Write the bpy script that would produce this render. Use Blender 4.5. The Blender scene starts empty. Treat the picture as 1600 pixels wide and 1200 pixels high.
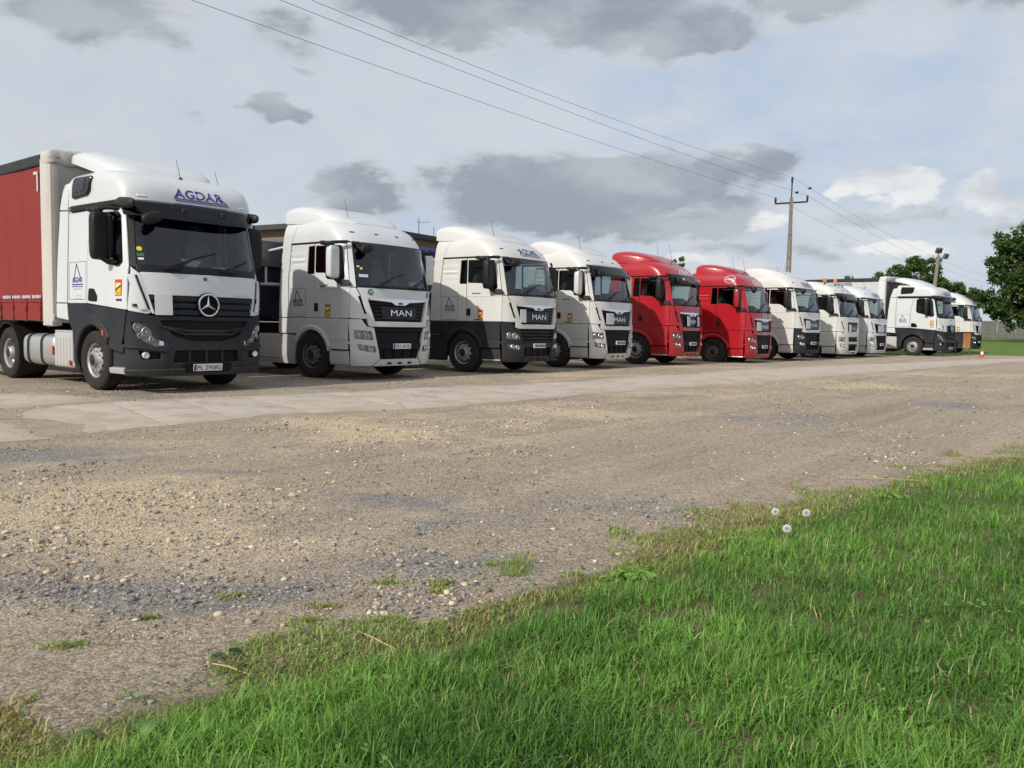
import bpy, math, random
import numpy as np
from mathutils import Vector, Matrix
from mathutils.geometry import delaunay_2d_cdt

random.seed(7)
rng = np.random.default_rng(11)
R = math.radians
scene = bpy.context.scene
COL = scene.collection

# ------------------------------------------------------------------ camera
CAM_H, PITCH, ROLL = 1.2023, 0.07049, 0.01762
cam_data = bpy.data.cameras.new('camera')
cam_data.sensor_width = 36.0
cam_data.lens = 1294.0 / 1600.0 * 36.0
cam_data.clip_start = 0.05
cam_data.clip_end = 5000.0
cam = bpy.data.objects.new('camera', cam_data)
COL.objects.link(cam)
cam.matrix_world = (Matrix.Translation((0, 0, CAM_H)) @ Matrix.Rotation(math.pi / 2 - PITCH, 4, 'X')
                    @ Matrix.Rotation(ROLL, 4, 'Z'))
scene.camera = cam

# ------------------------------------------------------------------ light
SUN_DIR = Vector((-0.628, -0.779, 0.67)).normalized()      # from the yard towards the sun
SUN_EL = math.asin(SUN_DIR.z)
SUN_AZ = math.atan2(SUN_DIR.x, SUN_DIR.y)
sun_data = bpy.data.lights.new('sun', 'SUN')
sun_data.energy = 3.2
sun_data.angle = R(0.6)
sun_data.color = (1.0, 0.945, 0.86)
sun = bpy.data.objects.new('sun', sun_data)
COL.objects.link(sun)
sun.rotation_euler = SUN_DIR.to_track_quat('Z', 'Y').to_euler()

scene.view_settings.view_transform = 'Standard'
scene.view_settings.look = 'None'
scene.view_settings.exposure = 0.28
scene.view_settings.gamma = 1.0
scene.view_settings.use_curve_mapping = False
scene.render.engine = 'CYCLES'
scene.cycles.max_bounces = 8
scene.cycles.transparent_max_bounces = 16
scene.cycles.caustics_reflective = False
scene.cycles.caustics_refractive = False


# ------------------------------------------------------------------ node helper
class NT:
    """Small wrapper for building node trees."""
    def __init__(self, tree):
        self.t = tree
        self.t.nodes.clear()

    def n(self, kind, **props):
        nd = self.t.nodes.new(kind)
        for k, v in props.items():
            if k == 'ins':
                for i, val in v.items():
                    self.put(nd.inputs[i], val)
            else:
                setattr(nd, k, v)
        return nd

    def put(self, sock, val):
        if hasattr(val, 'is_output') or isinstance(val, bpy.types.NodeSocket):
            self.t.links.new(val, sock)
        elif isinstance(val, bpy.types.Node):
            self.t.links.new(val.outputs[0], sock)
        else:
            if sock.type == 'RGBA' and len(val) == 3:
                val = (*val, 1.0)
            sock.default_value = val

    def math(self, op, a, b=0.0, c=0.0, clamp=False):
        return self.n('ShaderNodeMath', operation=op, use_clamp=clamp, ins={0: a, 1: b, 2: c}).outputs[0]

    def mix(self, f, a, b, blend='MIX'):
        nd = self.n('ShaderNodeMix', data_type='RGBA', blend_type=blend)
        self.put(nd.inputs[0], f)
        self.put(nd.inputs[6], a)
        self.put(nd.inputs[7], b)
        return nd.outputs[2]

    def smooth(self, x, lo, hi):
        nd = self.n('ShaderNodeMapRange', interpolation_type='SMOOTHSTEP', ins={0: x, 1: lo, 2: hi, 3: 0.0, 4: 1.0})
        return nd.outputs[0]

    def noise(self, vec, scale, detail=4.0, rough=0.55, dist=0.0, color=False):
        nd = self.n('ShaderNodeTexNoise', ins={'Vector': vec, 'Scale': scale, 'Detail': detail,
                                               'Roughness': rough, 'Distortion': dist})
        return nd.outputs[1 if color else 0]

    def vmul(self, vec, s):
        return self.n('ShaderNodeVectorMath', operation='MULTIPLY', ins={0: vec, 1: s}).outputs[0]

    def vadd(self, vec, s):
        return self.n('ShaderNodeVectorMath', operation='ADD', ins={0: vec, 1: s}).outputs[0]


# ------------------------------------------------------------------ sky
world = bpy.data.worlds.new('World')
scene.world = world
world.use_nodes = True
w = NT(world.node_tree)
sky = w.n('ShaderNodeTexSky', sky_type='NISHITA', sun_disc=False, sun_elevation=SUN_EL,
          sun_rotation=SUN_AZ, air_density=1.0, dust_density=1.5, ozone_density=1.0)
tc = w.n('ShaderNodeTexCoord')
D = tc.outputs['Generated']
sep = w.n('ShaderNodeSeparateXYZ', ins={0: D})
dx, dy, dz = sep.outputs
az = w.math('ARCTAN2', dx, dy)
el = w.math('ARCSINE', w.math('MAXIMUM', w.math('MINIMUM', dz, 1.0), -1.0))
# horizontally stretched coordinates: clouds look flatter towards the horizon
vs = w.vmul(D, (1.0, 1.0, 2.2))
warp = w.noise(vs, 6.0, 4.0, 0.6, color=True)
vw = w.vadd(vs, w.vmul(w.vadd(warp, (-0.5, -0.5, -0.5)), (0.10, 0.10, 0.10)))
big = w.noise(vw, 3.1, 8.0, 0.56)
fine = w.noise(vw, 13.0, 8.0, 0.62)
up = w.noise(w.vadd(vw, (0.0, 0.0, 0.10)), 3.1, 8.0, 0.56)
wsep = w.n('ShaderNodeSeparateXYZ', ins={0: warp})
n2 = w.noise(vs, 14.0, 6.0, 0.62, color=True)
n2s = w.n('ShaderNodeSeparateXYZ', ins={0: n2})
azw = w.math('ADD', az, w.math('ADD', w.math('MULTIPLY', w.math('SUBTRACT', wsep.outputs[0], 0.5), 0.16),
                               w.math('MULTIPLY', w.math('SUBTRACT', n2s.outputs[0], 0.5), 0.07)))
elw = w.math('ADD', el, w.math('ADD', w.math('MULTIPLY', w.math('SUBTRACT', wsep.outputs[1], 0.5), 0.07),
                               w.math('MULTIPLY', w.math('SUBTRACT', n2s.outputs[1], 0.5), 0.045)))


def cloud_bank(specs):
    """Sum of soft ellipses (azimuth, elevation, half widths, all in radians)."""
    tot = None
    for a0, e0, sa, se, amp in specs:
        da = w.math('DIVIDE', w.math('SUBTRACT', azw, a0), sa)
        de = w.math('DIVIDE', w.math('SUBTRACT', elw, e0), se)
        d2 = w.math('ADD', w.math('MULTIPLY', da, da), w.math('MULTIPLY', de, de))
        b = w.math('MULTIPLY', w.math('MAXIMUM', w.math('SUBTRACT', 1.0, d2), 0.0), amp)
        tot = b if tot is None else w.math('MAXIMUM', tot, b)
    return tot


dark_specs = [(-0.460, 0.313, 0.126, 0.042, 1.00), (-0.389, 0.293, 0.039, 0.022, 0.70), (-0.278, 0.315, 0.049, 0.029, 0.80), (-0.083, 0.349, 0.177,
    0.048, 1.10), (0.090, 0.354, 0.191, 0.054, 1.20), (0.208, 0.325, 0.122, 0.035, 1.20), (0.352, 0.345, 0.158, 0.033, 1.00), (0.512, 0.328, 0.085, 0.023,
    0.80), (-0.084, 0.435, 0.589, 0.065, 1.00), (-0.275, 0.240, 0.035, 0.018, 1.00), (-0.374, 0.220, 0.016, 0.009, 0.60), (-0.247, 0.286, 0.016, 0.008,
    0.60), (-0.504, 0.184, 0.052, 0.010, 0.40), (-0.185, 0.150, 0.077, 0.036, 1.00), (-0.088, 0.173, 0.034, 0.023, 0.80), (0.049, 0.154, 0.195, 0.054,
    1.35), (0.162, 0.174, 0.140, 0.045, 1.20), (0.284, 0.178, 0.056, 0.031, 1.10), (0.118, 0.123, 0.215, 0.028, 1.10), (0.236, 0.136, 0.086, 0.029, 1.00),
    (0.259, 0.095, 0.054, 0.017, 0.80), (0.333, 0.088, 0.034, 0.014, 0.70), (0.427, 0.122, 0.095, 0.010, 0.75), (0.515, 0.117, 0.058, 0.014, 0.70),
    (0.383, 0.099, 0.018, 0.007, 0.50)]
white_specs = [(0.416, 0.154, 0.062, 0.027, 1.30), (0.510, 0.141, 0.042, 0.018, 0.80), (0.447, 0.086, 0.068, 0.016, 0.90), (0.238, 0.076, 0.069,
    0.013, 0.80), (0.286, 0.124, 0.042, 0.010, 0.60), (0.056, 0.212, 0.038, 0.010, 0.30), (0.149, 0.088, 0.067, 0.010, 0.60)]
dk = cloud_bank(dark_specs)
wh = cloud_bank(white_specs)
loose = w.smooth(big, 0.52, 0.72)
outside = w.smooth(w.math('ABSOLUTE', az), 0.62, 0.9)
high = w.smooth(el, 0.40, 0.55)
elsewhere = w.math('MAXIMUM', outside, high)
dk2 = w.math('MAXIMUM', dk, w.math('MULTIPLY', w.math('MULTIPLY', loose, 0.75), elsewhere))
dens = w.smooth(w.math('ADD', dk2, w.math('MULTIPLY', w.math('SUBTRACT', fine, 0.5), 1.5)), 0.02, 0.85)
wdens = w.smooth(w.math('ADD', wh, w.math('MULTIPLY', w.math('SUBTRACT', fine, 0.5), 1.2)), 0.18, 0.66)
lit = w.smooth(w.math('SUBTRACT', big, up), -0.10, 0.10)
veil = w.smooth(w.math('ADD', w.math('MULTIPLY', big, 0.7), w.math('MULTIPLY', fine, 0.35)), 0.30, 0.66)
veil_col = w.mix(veil, (0.43, 0.53, 0.68), (0.60, 0.64, 0.70))
warm = w.smooth(az, 0.35, -0.55)
veil_col = w.mix(w.math('MULTIPLY', warm, 0.55), veil_col, (0.60, 0.625, 0.655))
dark_col = w.mix(lit, (0.27, 0.305, 0.35), (0.44, 0.465, 0.50))
white_col = w.mix(lit, (0.55, 0.565, 0.60), (0.86, 0.85, 0.83))
c1 = w.mix(w.math('MULTIPLY', dens, 0.88), veil_col, dark_col)
rim = w.math('MULTIPLY', w.math('MULTIPLY', dens, w.math('SUBTRACT', 1.0, dens)), 1.1)
c1 = w.mix(rim, c1, (0.74, 0.75, 0.77))
c2 = w.mix(w.math('MULTIPLY', wdens, 0.85), c1, white_col)
below = w.smooth(dz, 0.0, -0.05)
c3 = w.mix(below, c2, (0.22, 0.21, 0.19))
bg_sky = w.n('ShaderNodeBackground', ins={0: sky.outputs[0], 1: 0.10})
bg_cloud = w.n('ShaderNodeBackground', ins={0: c3, 1: 0.88})
mixs = w.n('ShaderNodeMixShader', ins={0: 0.93, 1: bg_sky.outputs[0], 2: bg_cloud.outputs[0]})
outw = w.n('ShaderNodeOutputWorld', ins={0: mixs.outputs[0]})


# ------------------------------------------------------------------ materials
MATS = {}


def principled(name, base, rough=0.5, metal=0.0, coat=0.0, spec=0.5, dirt=None, grain=None, bump=None, emis=None, sheen=None):
    """Node material: base colour with optional dirt film, grain and fine bump."""
    m = bpy.data.materials.new(name)
    m.use_nodes = True
    k = NT(m.node_tree)
    co = k.n('ShaderNodeTexCoord').outputs['Object']
    col = k.mix(0.0, base, base)
    rg = rough
    if grain:
        amt, sc = grain
        nz = k.noise(co, sc, 5.0, 0.6)
        col = k.mix(nz, tuple(c * (1 - amt) for c in base), tuple(min(1, c * (1 + amt)) for c in base))
    if dirt:
        dcol, amt, sc = dirt
        d1 = k.noise(k.vmul(co, (1, 1, 0.35)), sc, 6.0, 0.65)
        z = k.n('ShaderNodeSeparateXYZ', ins={0: co}).outputs[2]
        low = k.smooth(z, 1.5, 0.2)
        fac = k.math('MULTIPLY', k.smooth(d1, 0.35, 0.85), amt)
        fac = k.math('ADD', fac, k.math('MULTIPLY', k.math('MULTIPLY', low, d1), amt * 2.2), clamp=True)
        col = k.mix(fac, col, dcol)
        rg = k.math('ADD', rough, k.math('MULTIPLY', fac, 0.5), clamp=True)
    b = k.n('ShaderNodeBsdfPrincipled')
    k.put(b.inputs['Base Color'], col)
    k.put(b.inputs['Roughness'], rg)
    b.inputs['Metallic'].default_value = metal
    b.inputs['Coat Weight'].default_value = coat
    b.inputs['Coat Roughness'].default_value = 0.05
    b.inputs['Specular IOR Level'].default_value = spec
    if bump:
        st, sc = bump
        nb = k.n('ShaderNodeBump', ins={'Strength': st, 'Distance': 0.01, 'Height': k.noise(co, sc, 4.0, 0.6)})
        k.put(b.inputs['Normal'], nb.outputs[0])
    o = k.n('ShaderNodeOutputMaterial', ins={0: b.outputs[0]})
    MATS[name] = m
    return m


def glassy(name, tint, rough=0.02, ior=1.5):
    m = bpy.data.materials.new(name)
    m.use_nodes = True
    k = NT(m.node_tree)
    fr = k.n('ShaderNodeFresnel', ins={'IOR': ior})
    tr = k.n('ShaderNodeBsdfTransparent', ins={0: tint})
    gl = k.n('ShaderNodeBsdfGlossy', ins={'Color': (1, 1, 1), 'Roughness': rough})
    mx = k.n('ShaderNodeMixShader', ins={0: fr.outputs[0], 1: tr.outputs[0], 2: gl.outputs[0]})
    k.n('ShaderNodeOutputMaterial', ins={0: mx.outputs[0]})
    MATS[name] = m
    return m


DUST = (0.33, 0.28, 0.22)
principled('white_paint', (0.585, 0.60, 0.605), 0.32, coat=0.7, dirt=(DUST, 0.13, 1.6))
principled('cream_paint', (0.61, 0.60, 0.565), 0.32, coat=0.7, dirt=(DUST, 0.15, 1.6))
principled('red_paint', (0.36, 0.005, 0.012), 0.30, coat=0.5, dirt=((0.24, 0.06, 0.05), 0.08, 1.6))
principled('slate_plastic', (0.021, 0.025, 0.031), 0.45, spec=0.10, dirt=(DUST, 0.05, 2.2), bump=(0.05, 300))
principled('black_plastic', (0.009, 0.009, 0.010), 0.5, spec=0.3, dirt=(DUST, 0.02, 2.5))
principled('gloss_black', (0.004, 0.004, 0.005), 0.35, spec=0.10)
principled('visor_black', (0.006, 0.006, 0.007), 0.2, spec=0.35)
principled('grille_black', (0.006, 0.007, 0.009), 0.6, spec=0.2)
principled('navy_body', (0.012, 0.017, 0.035), 0.4, dirt=(DUST, 0.12, 2))
principled('silver_skirt', (0.46, 0.465, 0.47), 0.42, coat=0.3, dirt=(DUST, 0.18, 2))
principled('chrome', (0.72, 0.74, 0.77), 0.12, metal=1.0)
principled('dull_alloy', (0.56, 0.57, 0.58), 0.36, metal=0.75, dirt=(DUST, 0.12, 4))
principled('steel_rim', (0.56, 0.57, 0.58), 0.36, metal=0.6, dirt=((0.12, 0.10, 0.08), 0.22, 6))
principled('dark_rim', (0.05, 0.05, 0.055), 0.5, metal=0.4, dirt=(DUST, 0.25, 6))
principled('rubber', (0.016, 0.015, 0.015), 0.85, spec=0.2, dirt=(DUST, 0.035, 5), bump=(0.3, 60))
principled('interior_dark', (0.045, 0.047, 0.05), 0.8, grain=(0.3, 8))
principled('interior_grey', (0.14, 0.142, 0.145), 0.85, grain=(0.3, 8))
principled('blue_print', (0.012, 0.018, 0.20), 0.4)
principled('white_print', (0.75, 0.75, 0.75), 0.5)
principled('pale_print', (0.50, 0.54, 0.60), 0.5)
principled('dark_print', (0.03, 0.03, 0.035), 0.5)
principled('yellow_print', (0.72, 0.50, 0.02), 0.5)
principled('red_print', (0.55, 0.04, 0.03), 0.5)
principled('green_print', (0.01, 0.16, 0.07), 0.5)
principled('gold_metal', (0.60, 0.45, 0.10), 0.3, metal=0.8)
principled('plate_white', (0.72, 0.73, 0.73), 0.4)
principled('plate_blue', (0.01, 0.03, 0.30), 0.4)
principled('amber_lens', (0.65, 0.16, 0.01), 0.15, coat=0.6)
principled('red_lens', (0.45, 0.02, 0.01), 0.15, coat=0.6)
principled('lamp_bowl', (0.82, 0.83, 0.84), 0.15, metal=0.45, bump=(0.6, 40))
principled('lamp_dark', (0.10, 0.105, 0.11), 0.25, metal=0.5)
principled('lamp_back', (0.55, 0.56, 0.57), 0.3, metal=0.3, bump=(0.8, 60))
principled('sign_board', (0.56, 0.57, 0.58), 0.5, dirt=(DUST, 0.2, 4))
principled('curtain_red', (0.22, 0.022, 0.017), 0.6, spec=0.3, dirt=((0.17, 0.05, 0.042), 0.35, 1.2), bump=(0.15, 5))
principled('curtain_grey', (0.50, 0.51, 0.50), 0.55, dirt=((0.30, 0.29, 0.27), 0.4, 1.2), bump=(0.15, 5))
principled('trailer_white', (0.62, 0.62, 0.61), 0.55, dirt=((0.30, 0.28, 0.25), 0.3, 1.4))
principled('trailer_dark', (0.10, 0.105, 0.11), 0.55, dirt=((0.20, 0.19, 0.17), 0.3, 1.4))
principled('trailer_post', (0.52, 0.50, 0.46), 0.55, dirt=((0.20, 0.17, 0.14), 0.45, 1.4))
principled('tarp_dark', (0.020, 0.022, 0.025), 0.7, bump=(0.4, 6), grain=(0.4, 3))
principled('tarp_grey', (0.10, 0.10, 0.105), 0.7, bump=(0.5, 5), grain=(0.4, 3))
principled('ladder_white', (0.62, 0.62, 0.60), 0.5, dirt=(DUST, 0.3, 5))
principled('blue_tarp', (0.02, 0.03, 0.16), 0.6)
principled('paper', (0.70, 0.68, 0.62), 0.8)
principled('cyan_cloth', (0.05, 0.36, 0.55), 0.9)
principled('rust', (0.30, 0.085, 0.022), 0.85, grain=(0.5, 9), bump=(0.6, 30), dirt=((0.42, 0.22, 0.08), 0.6, 7))
principled('cone_red', (0.55, 0.05, 0.03), 0.5)
principled('insulator', (0.03, 0.02, 0.02), 0.3)
principled('wire_metal', (0.06, 0.06, 0.065), 0.5)
principled('pole_concrete', (0.22, 0.19, 0.16), 0.9, grain=(0.35, 6), bump=(0.4, 25))
principled('wall_tan', (0.17, 0.145, 0.11), 0.9, grain=(0.15, 3), bump=(0.3, 20))
principled('roof_dark', (0.045, 0.042, 0.042), 0.8, grain=(0.4, 4), bump=(0.4, 10))
principled('fence_concrete', (0.33, 0.31, 0.28), 0.9, dirt=((0.10, 0.10, 0.08), 0.55, 0.8), bump=(0.5, 14))
principled('bark', (0.09, 0.07, 0.05), 0.95, grain=(0.4, 12), bump=(0.8, 20))
principled('straw_dry', (0.42, 0.34, 0.17), 0.8)
principled('tuft_stem', (0.22, 0.20, 0.08), 0.7)
principled('bird_dark', (0.03, 0.03, 0.03), 0.8)
glassy('windscreen', (0.70, 0.84, 0.85), ior=1.65)
glassy('side_glass', (0.34, 0.40, 0.40), ior=1.5)
glassy('visor_glass', (0.05, 0.055, 0.06), ior=1.45, rough=0.08)
glassy('lamp_cover', (0.93, 0.95, 0.96), ior=1.45)


# ------------------------------------------------------------------ mesh helpers
class MB:
    """Collects vertices and faces of one mesh."""
    def __init__(self):
        self.v, self.f, self.m = [], [], []

    def add(self, verts, faces, mi=0):
        o = len(self.v)
        self.v += [tuple(float(c) for c in p) for p in verts]
        self.f += [tuple(i + o for i in q) for q in faces]
        self.m += [mi] * len(faces)
        return self

    def box(self, c, s, bev=0.0, mi=0, rot=None):
        hx, hy, hz = (t / 2 for t in s)
        b = min(bev, hx * .9, hy * .9, hz * .9)
        V, F = [], []
        if b <= 0:
            V = [(x * hx, y * hy, z * hz) for x in (-1, 1) for y in (-1, 1) for z in (-1, 1)]
            F = [(0, 1, 3, 2), (4, 6, 7, 5), (0, 4, 5, 1), (2, 3, 7, 6), (0, 2, 6, 4), (1, 5, 7, 3)]
        else:
            idx = {}
            for x in (-1, 1):
                for y in (-1, 1):
                    for z in (-1, 1):
                        for ax in range(3):
                            p = [x * (hx - b), y * (hy - b), z * (hz - b)]
                            p[ax] = (x * hx, y * hy, z * hz)[ax]
                            idx[(x, y, z, ax)] = len(V)
                            V.append(tuple(p))
            q = lambda *a: F.append(tuple(idx[t] for t in a))
            for s_ in (-1, 1):
                r = [(-1, -1), (1, -1), (1, 1), (-1, 1)] if s_ > 0 else [(-1, -1), (-1, 1), (1, 1), (1, -1)]
                q(*[(s_, a, c_, 0) for a, c_ in r])
                q(*[(c_, s_, a, 1) for a, c_ in r])
                q(*[(a, c_, s_, 2) for a, c_ in r])
            for a in (-1, 1):
                for c_ in (-1, 1):
                    q((-1, a, c_, 1), (1, a, c_, 1), (1, a, c_, 2), (-1, a, c_, 2))
                    q((a, -1, c_, 0), (a, 1, c_, 0), (a, 1, c_, 2), (a, -1, c_, 2))
                    q((a, c_, -1, 0), (a, c_, 1, 0), (a, c_, 1, 1), (a, c_, -1, 1))
                    for z in (-1, 1):
                        q((a, c_, z, 0), (a, c_, z, 1), (a, c_, z, 2))
        if rot is not None:
            V = [tuple(rot @ Vector(p)) for p in V]
        return self.add([(p[0] + c[0], p[1] + c[1], p[2] + c[2]) for p in V], F, mi)

    def loft(self, loops, cap0=True, cap1=True, closed=True, mi=0):
        n = len(loops[0])
        V = [p for l in loops for p in l]
        F = []
        m = n if closed else n - 1
        for k in range(len(loops) - 1):
            for i in range(m):
                j = (i + 1) % n
                F.append((k * n + i, k * n + j, (k + 1) * n + j, (k + 1) * n + i))
        if cap0:
            F.append(tuple(range(n - 1, -1, -1)))
        if cap1:
            F.append(tuple((len(loops) - 1) * n + i for i in range(n)))
        return self.add(V, F, mi)

    def tube(self, pts, r, n=8, mi=0, caps=True, flat=1.0):
        pts = [Vector(p) for p in pts]
        rr = r if isinstance(r, (list, tuple)) else [r] * len(pts)
        loops = []
        for i, p in enumerate(pts):
            t = (pts[min(i + 1, len(pts) - 1)] - pts[max(i - 1, 0)]).normalized()
            ref = Vector((0, 0, 1)) if abs(t.z) < 0.9 else Vector((1, 0, 0))
            a = t.cross(ref).normalized()
            b = a.cross(t)
            loops.append([tuple(p + (a * math.cos(k * 2 * math.pi / n) + b * math.sin(k * 2 * math.pi / n) * flat) * rr[i]) for k in range(n)])
        return self.loft(loops, caps, caps, True, mi)

    def lathe(self, prof, c=(0, 0, 0), axis='y', n=32, mi=0):
        """prof: (radius, offset along axis)."""
        loops = []
        for r, a in prof:
            l = []
            for k in range(n):
                t = 2 * math.pi * k / n
                u, v_ = r * math.cos(t), r * math.sin(t)
                p = {'x': (a, u, v_), 'y': (u, a, v_), 'z': (u, v_, a)}[axis]
                l.append((p[0] + c[0], p[1] + c[1], p[2] + c[2]))
            loops.append(l)
        return self.loft(loops, False, False, True, mi)


CACHE = {}


def to_mesh(mb, angle=32):
    me = bpy.data.meshes.new('mesh')
    me.from_pydata(mb.v, [], mb.f)
    me.polygons.foreach_set('material_index', mb.m)
    me.polygons.foreach_set('use_smooth', [True] * len(mb.f))
    me.update()
    me.set_sharp_from_angle(angle=R(angle))
    return me


def obj(name, mb, mats, parent=None, key=None, angle=32):
    """Link one mesh object. With a key the mesh data is shared; the materials sit on the object."""
    mats = [mats] if isinstance(mats, str) else mats
    if key is not None and key in CACHE:
        me = CACHE[key]
    else:
        me = to_mesh(mb() if callable(mb) else mb, angle)
        for mname in mats:
            me.materials.append(MATS[mname])
        if key is not None:
            CACHE[key] = me
    o = bpy.data.objects.new(name, me)
    COL.objects.link(o)
    if key is not None:
        for i, mname in enumerate(mats):
            if me.materials[i] != MATS[mname]:
                o.material_slots[i].link = 'OBJECT'
                o.material_slots[i].material = MATS[mname]
    if parent is not None:
        o.parent = parent
    return o


def empty(name, loc=(0, 0, 0), rz=0.0, parent=None):
    o = bpy.data.objects.new(name, None)
    COL.objects.link(o)
    o.location = loc
    o.rotation_euler = (0, 0, rz)
    o.empty_display_size = 0.3
    if parent is not None:
        o.parent = parent
    return o


def tag(o, label=None, cat=None, group=None, kind=None):
    if label:
        o['label'] = label
    if cat:
        o['category'] = cat
    if group:
        o['group'] = group
    if kind:
        o['kind'] = kind
    return o


def fil(poly, r, n=4):
    """Round the corners of a polygon."""
    out = []
    N = len(poly)
    for i in range(N):
        p0, p1, p2 = (np.array(poly[(i + k) % N], float) for k in (-1, 0, 1))
        a, b = p0 - p1, p2 - p1
        la, lb = np.linalg.norm(a), np.linalg.norm(b)
        if la < 1e-6 or lb < 1e-6:
            continue
        a, b = a / la, b / lb
        cs = float(np.clip(a @ b, -1, 1))
        if cs < -0.97 or r <= 0:
            out.append(tuple(p1))
            continue
        half = math.acos(cs) / 2
        d = min(r / math.tan(half), la * .45, lb * .45)
        s, e = p1 + a * d, p1 + b * d
        for k in range(n + 1):
            t = k / n
            out.append(tuple((1 - t) ** 2 * s + 2 * t * (1 - t) * p1 + t * t * e))
    return out


def resample(poly, step):
    out = []
    N = len(poly)
    for i in range(N):
        a, b = np.array(poly[i], float), np.array(poly[(i + 1) % N], float)
        k = max(1, int(math.ceil(np.linalg.norm(b - a) / step)))
        for j in range(k):
            out.append(a + (b - a) * j / k)
    return np.array(out)


def area2(p):
    x, y = p[:, 0], p[:, 1]
    return float(np.sum(x * np.roll(y, -1) - np.roll(x, -1) * y)) / 2


def inset(loop, d):
    a = loop - np.roll(loop, 1, 0)
    b = np.roll(loop, -1, 0) - loop
    na = np.stack([-a[:, 1], a[:, 0]], 1)
    nb = np.stack([-b[:, 1], b[:, 0]], 1)
    na /= np.linalg.norm(na, axis=1, keepdims=True) + 1e-9
    nb /= np.linalg.norm(nb, axis=1, keepdims=True) + 1e-9
    m = na + nb
    m /= np.linalg.norm(m, axis=1, keepdims=True) + 1e-9
    c = np.maximum(0.5, np.sum(m * na, 1, keepdims=True))
    return loop + m * d / c


def inside(pts, loop):
    x, y = pts[:, 0][:, None], pts[:, 1][:, None]
    x0, y0 = loop[:, 0][None], loop[:, 1][None]
    x1, y1 = np.roll(loop[:, 0], -1)[None], np.roll(loop[:, 1], -1)[None]
    cond = (y0 > y) != (y1 > y)
    with np.errstate(divide='ignore', invalid='ignore'):
        xi = (x1 - x0) * (y - y0) / (y1 - y0) + x0
    return (np.sum(cond & (x < xi), 1) % 2) == 1


def sheet(poly, holes=(), res=0.09, bev=0.008):
    """Triangulate a polygon with holes. Returns points, triangles, edge flags (1 = on the rim)."""
    outer = resample(poly, res)
    if area2(outer) < 0:
        outer = outer[::-1]
    hs = []
    for h in holes:
        l = resample(h, res)
        if area2(l) > 0:
            l = l[::-1]
        hs.append(l)
    pts, edges, rim = [], [], []

    def push(loop, flag):
        o = len(pts)
        n = len(loop)
        pts.extend(map(tuple, loop))
        rim.extend([flag] * n)
        edges.extend([(o + i, o + (i + 1) % n) for i in range(n)])
    for l in [outer] + hs:
        push(l, 1)
        if bev > 0:
            push(inset(l, bev), 0)
    mn, mx = outer.min(0), outer.max(0)
    gx = np.arange(mn[0] + res * .5, mx[0], res)
    gy = np.arange(mn[1] + res * .5, mx[1], res)
    if len(gx) and len(gy):
        g = np.stack(np.meshgrid(gx, gy), -1).reshape(-1, 2)
        ok = inside(g, outer)
        for h in hs:
            ok &= ~inside(g, h)
        g = g[ok]
        if len(g):
            allp = np.array(pts)
            d = np.min(np.linalg.norm(g[:, None] - allp[None], axis=2), 1)
            g = g[d > res * .45]
            pts.extend(map(tuple, g))
            rim.extend([0] * len(g))
    r = delaunay_2d_cdt([Vector(p) for p in pts], edges, [], 0, 1e-6)
    V = np.array([tuple(p) for p in r[0]])
    T = np.array([tuple(t) for t in r[2] if len(t) == 3])
    orig = r[3]
    flags = np.array([max([rim[i] for i in o], default=0) for o in orig])
    cen = V[T].mean(1)
    ok = inside(cen, outer)
    for h in hs:
        ok &= ~inside(cen, h)
    T = T[ok]
    return V, T, flags


class Surf:
    """Cab skin: half width and front position over height, rounded front corners."""
    K = 0.6

    def __init__(self, W, X, a, n, ker=0.07):
        zg = np.arange(0, 4.3, 0.01)
        kn = int(ker / 0.01)
        k = np.hanning(2 * kn + 3)[1:-1]
        k /= k.sum()

        def tab(t):
            v = np.interp(zg, [p[0] for p in t], [p[1] for p in t])
            return np.convolve(np.pad(v, len(k) // 2, mode='edge'), k, 'valid')[:len(zg)]
        self.zg, self.wt, self.xt, self.a, self.n = zg, tab(W), tab(X), a, n

    def w(self, z):
        return np.interp(z, self.zg, self.wt)

    def x(self, z):
        return np.interp(z, self.zg, self.xt)

    def F(self, u, v):
        wv = self.w(v)
        t = np.clip(np.abs(u) / wv, 0, .9995)
        x = self.x(v) - self.a + self.a * (1 - t ** self.n) ** (1 / self.n)
        return np.stack([x, u, v], -1)

    def side(self, sg):
        def f(u, v):
            t = np.clip((u - (self.x(v) - self.a)) / self.a, 0, .995)
            return np.stack([u, sg * self.w(v) * (1 - t ** self.n) ** (1 / self.n), v], -1)
        f.sg = sg
        return f

    def U(self, sg):
        def f(s, v):
            th = s / self.K
            c = np.clip(th, 0.0, math.pi / 2)
            xo = self.x(v) - self.a
            y = sg * self.w(v) * np.sin(c) ** (2 / self.n)
            x = xo + self.a * np.cos(c) ** (2 / self.n) - np.maximum(th - math.pi / 2, 0) * self.K
            return np.stack([x, y, v], -1)
        f.sg = sg
        return f

    def tok(self, lst):
        """Tokens ('y', |y|, z) or ('x', x, z) -> chart U coordinates."""
        out = []
        for k, val, z in lst:
            if k == 'y':
                th = math.asin(min(1.0, (abs(val) / float(self.w(z))) ** (self.n / 2)))
            else:
                xo = float(self.x(z)) - self.a
                th = math.acos(min(1.0, ((val - xo) / self.a) ** (self.n / 2))) if val > xo else math.pi / 2 + (xo - val) / self.K
            out.append((th * self.K, z))
        return out


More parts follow.
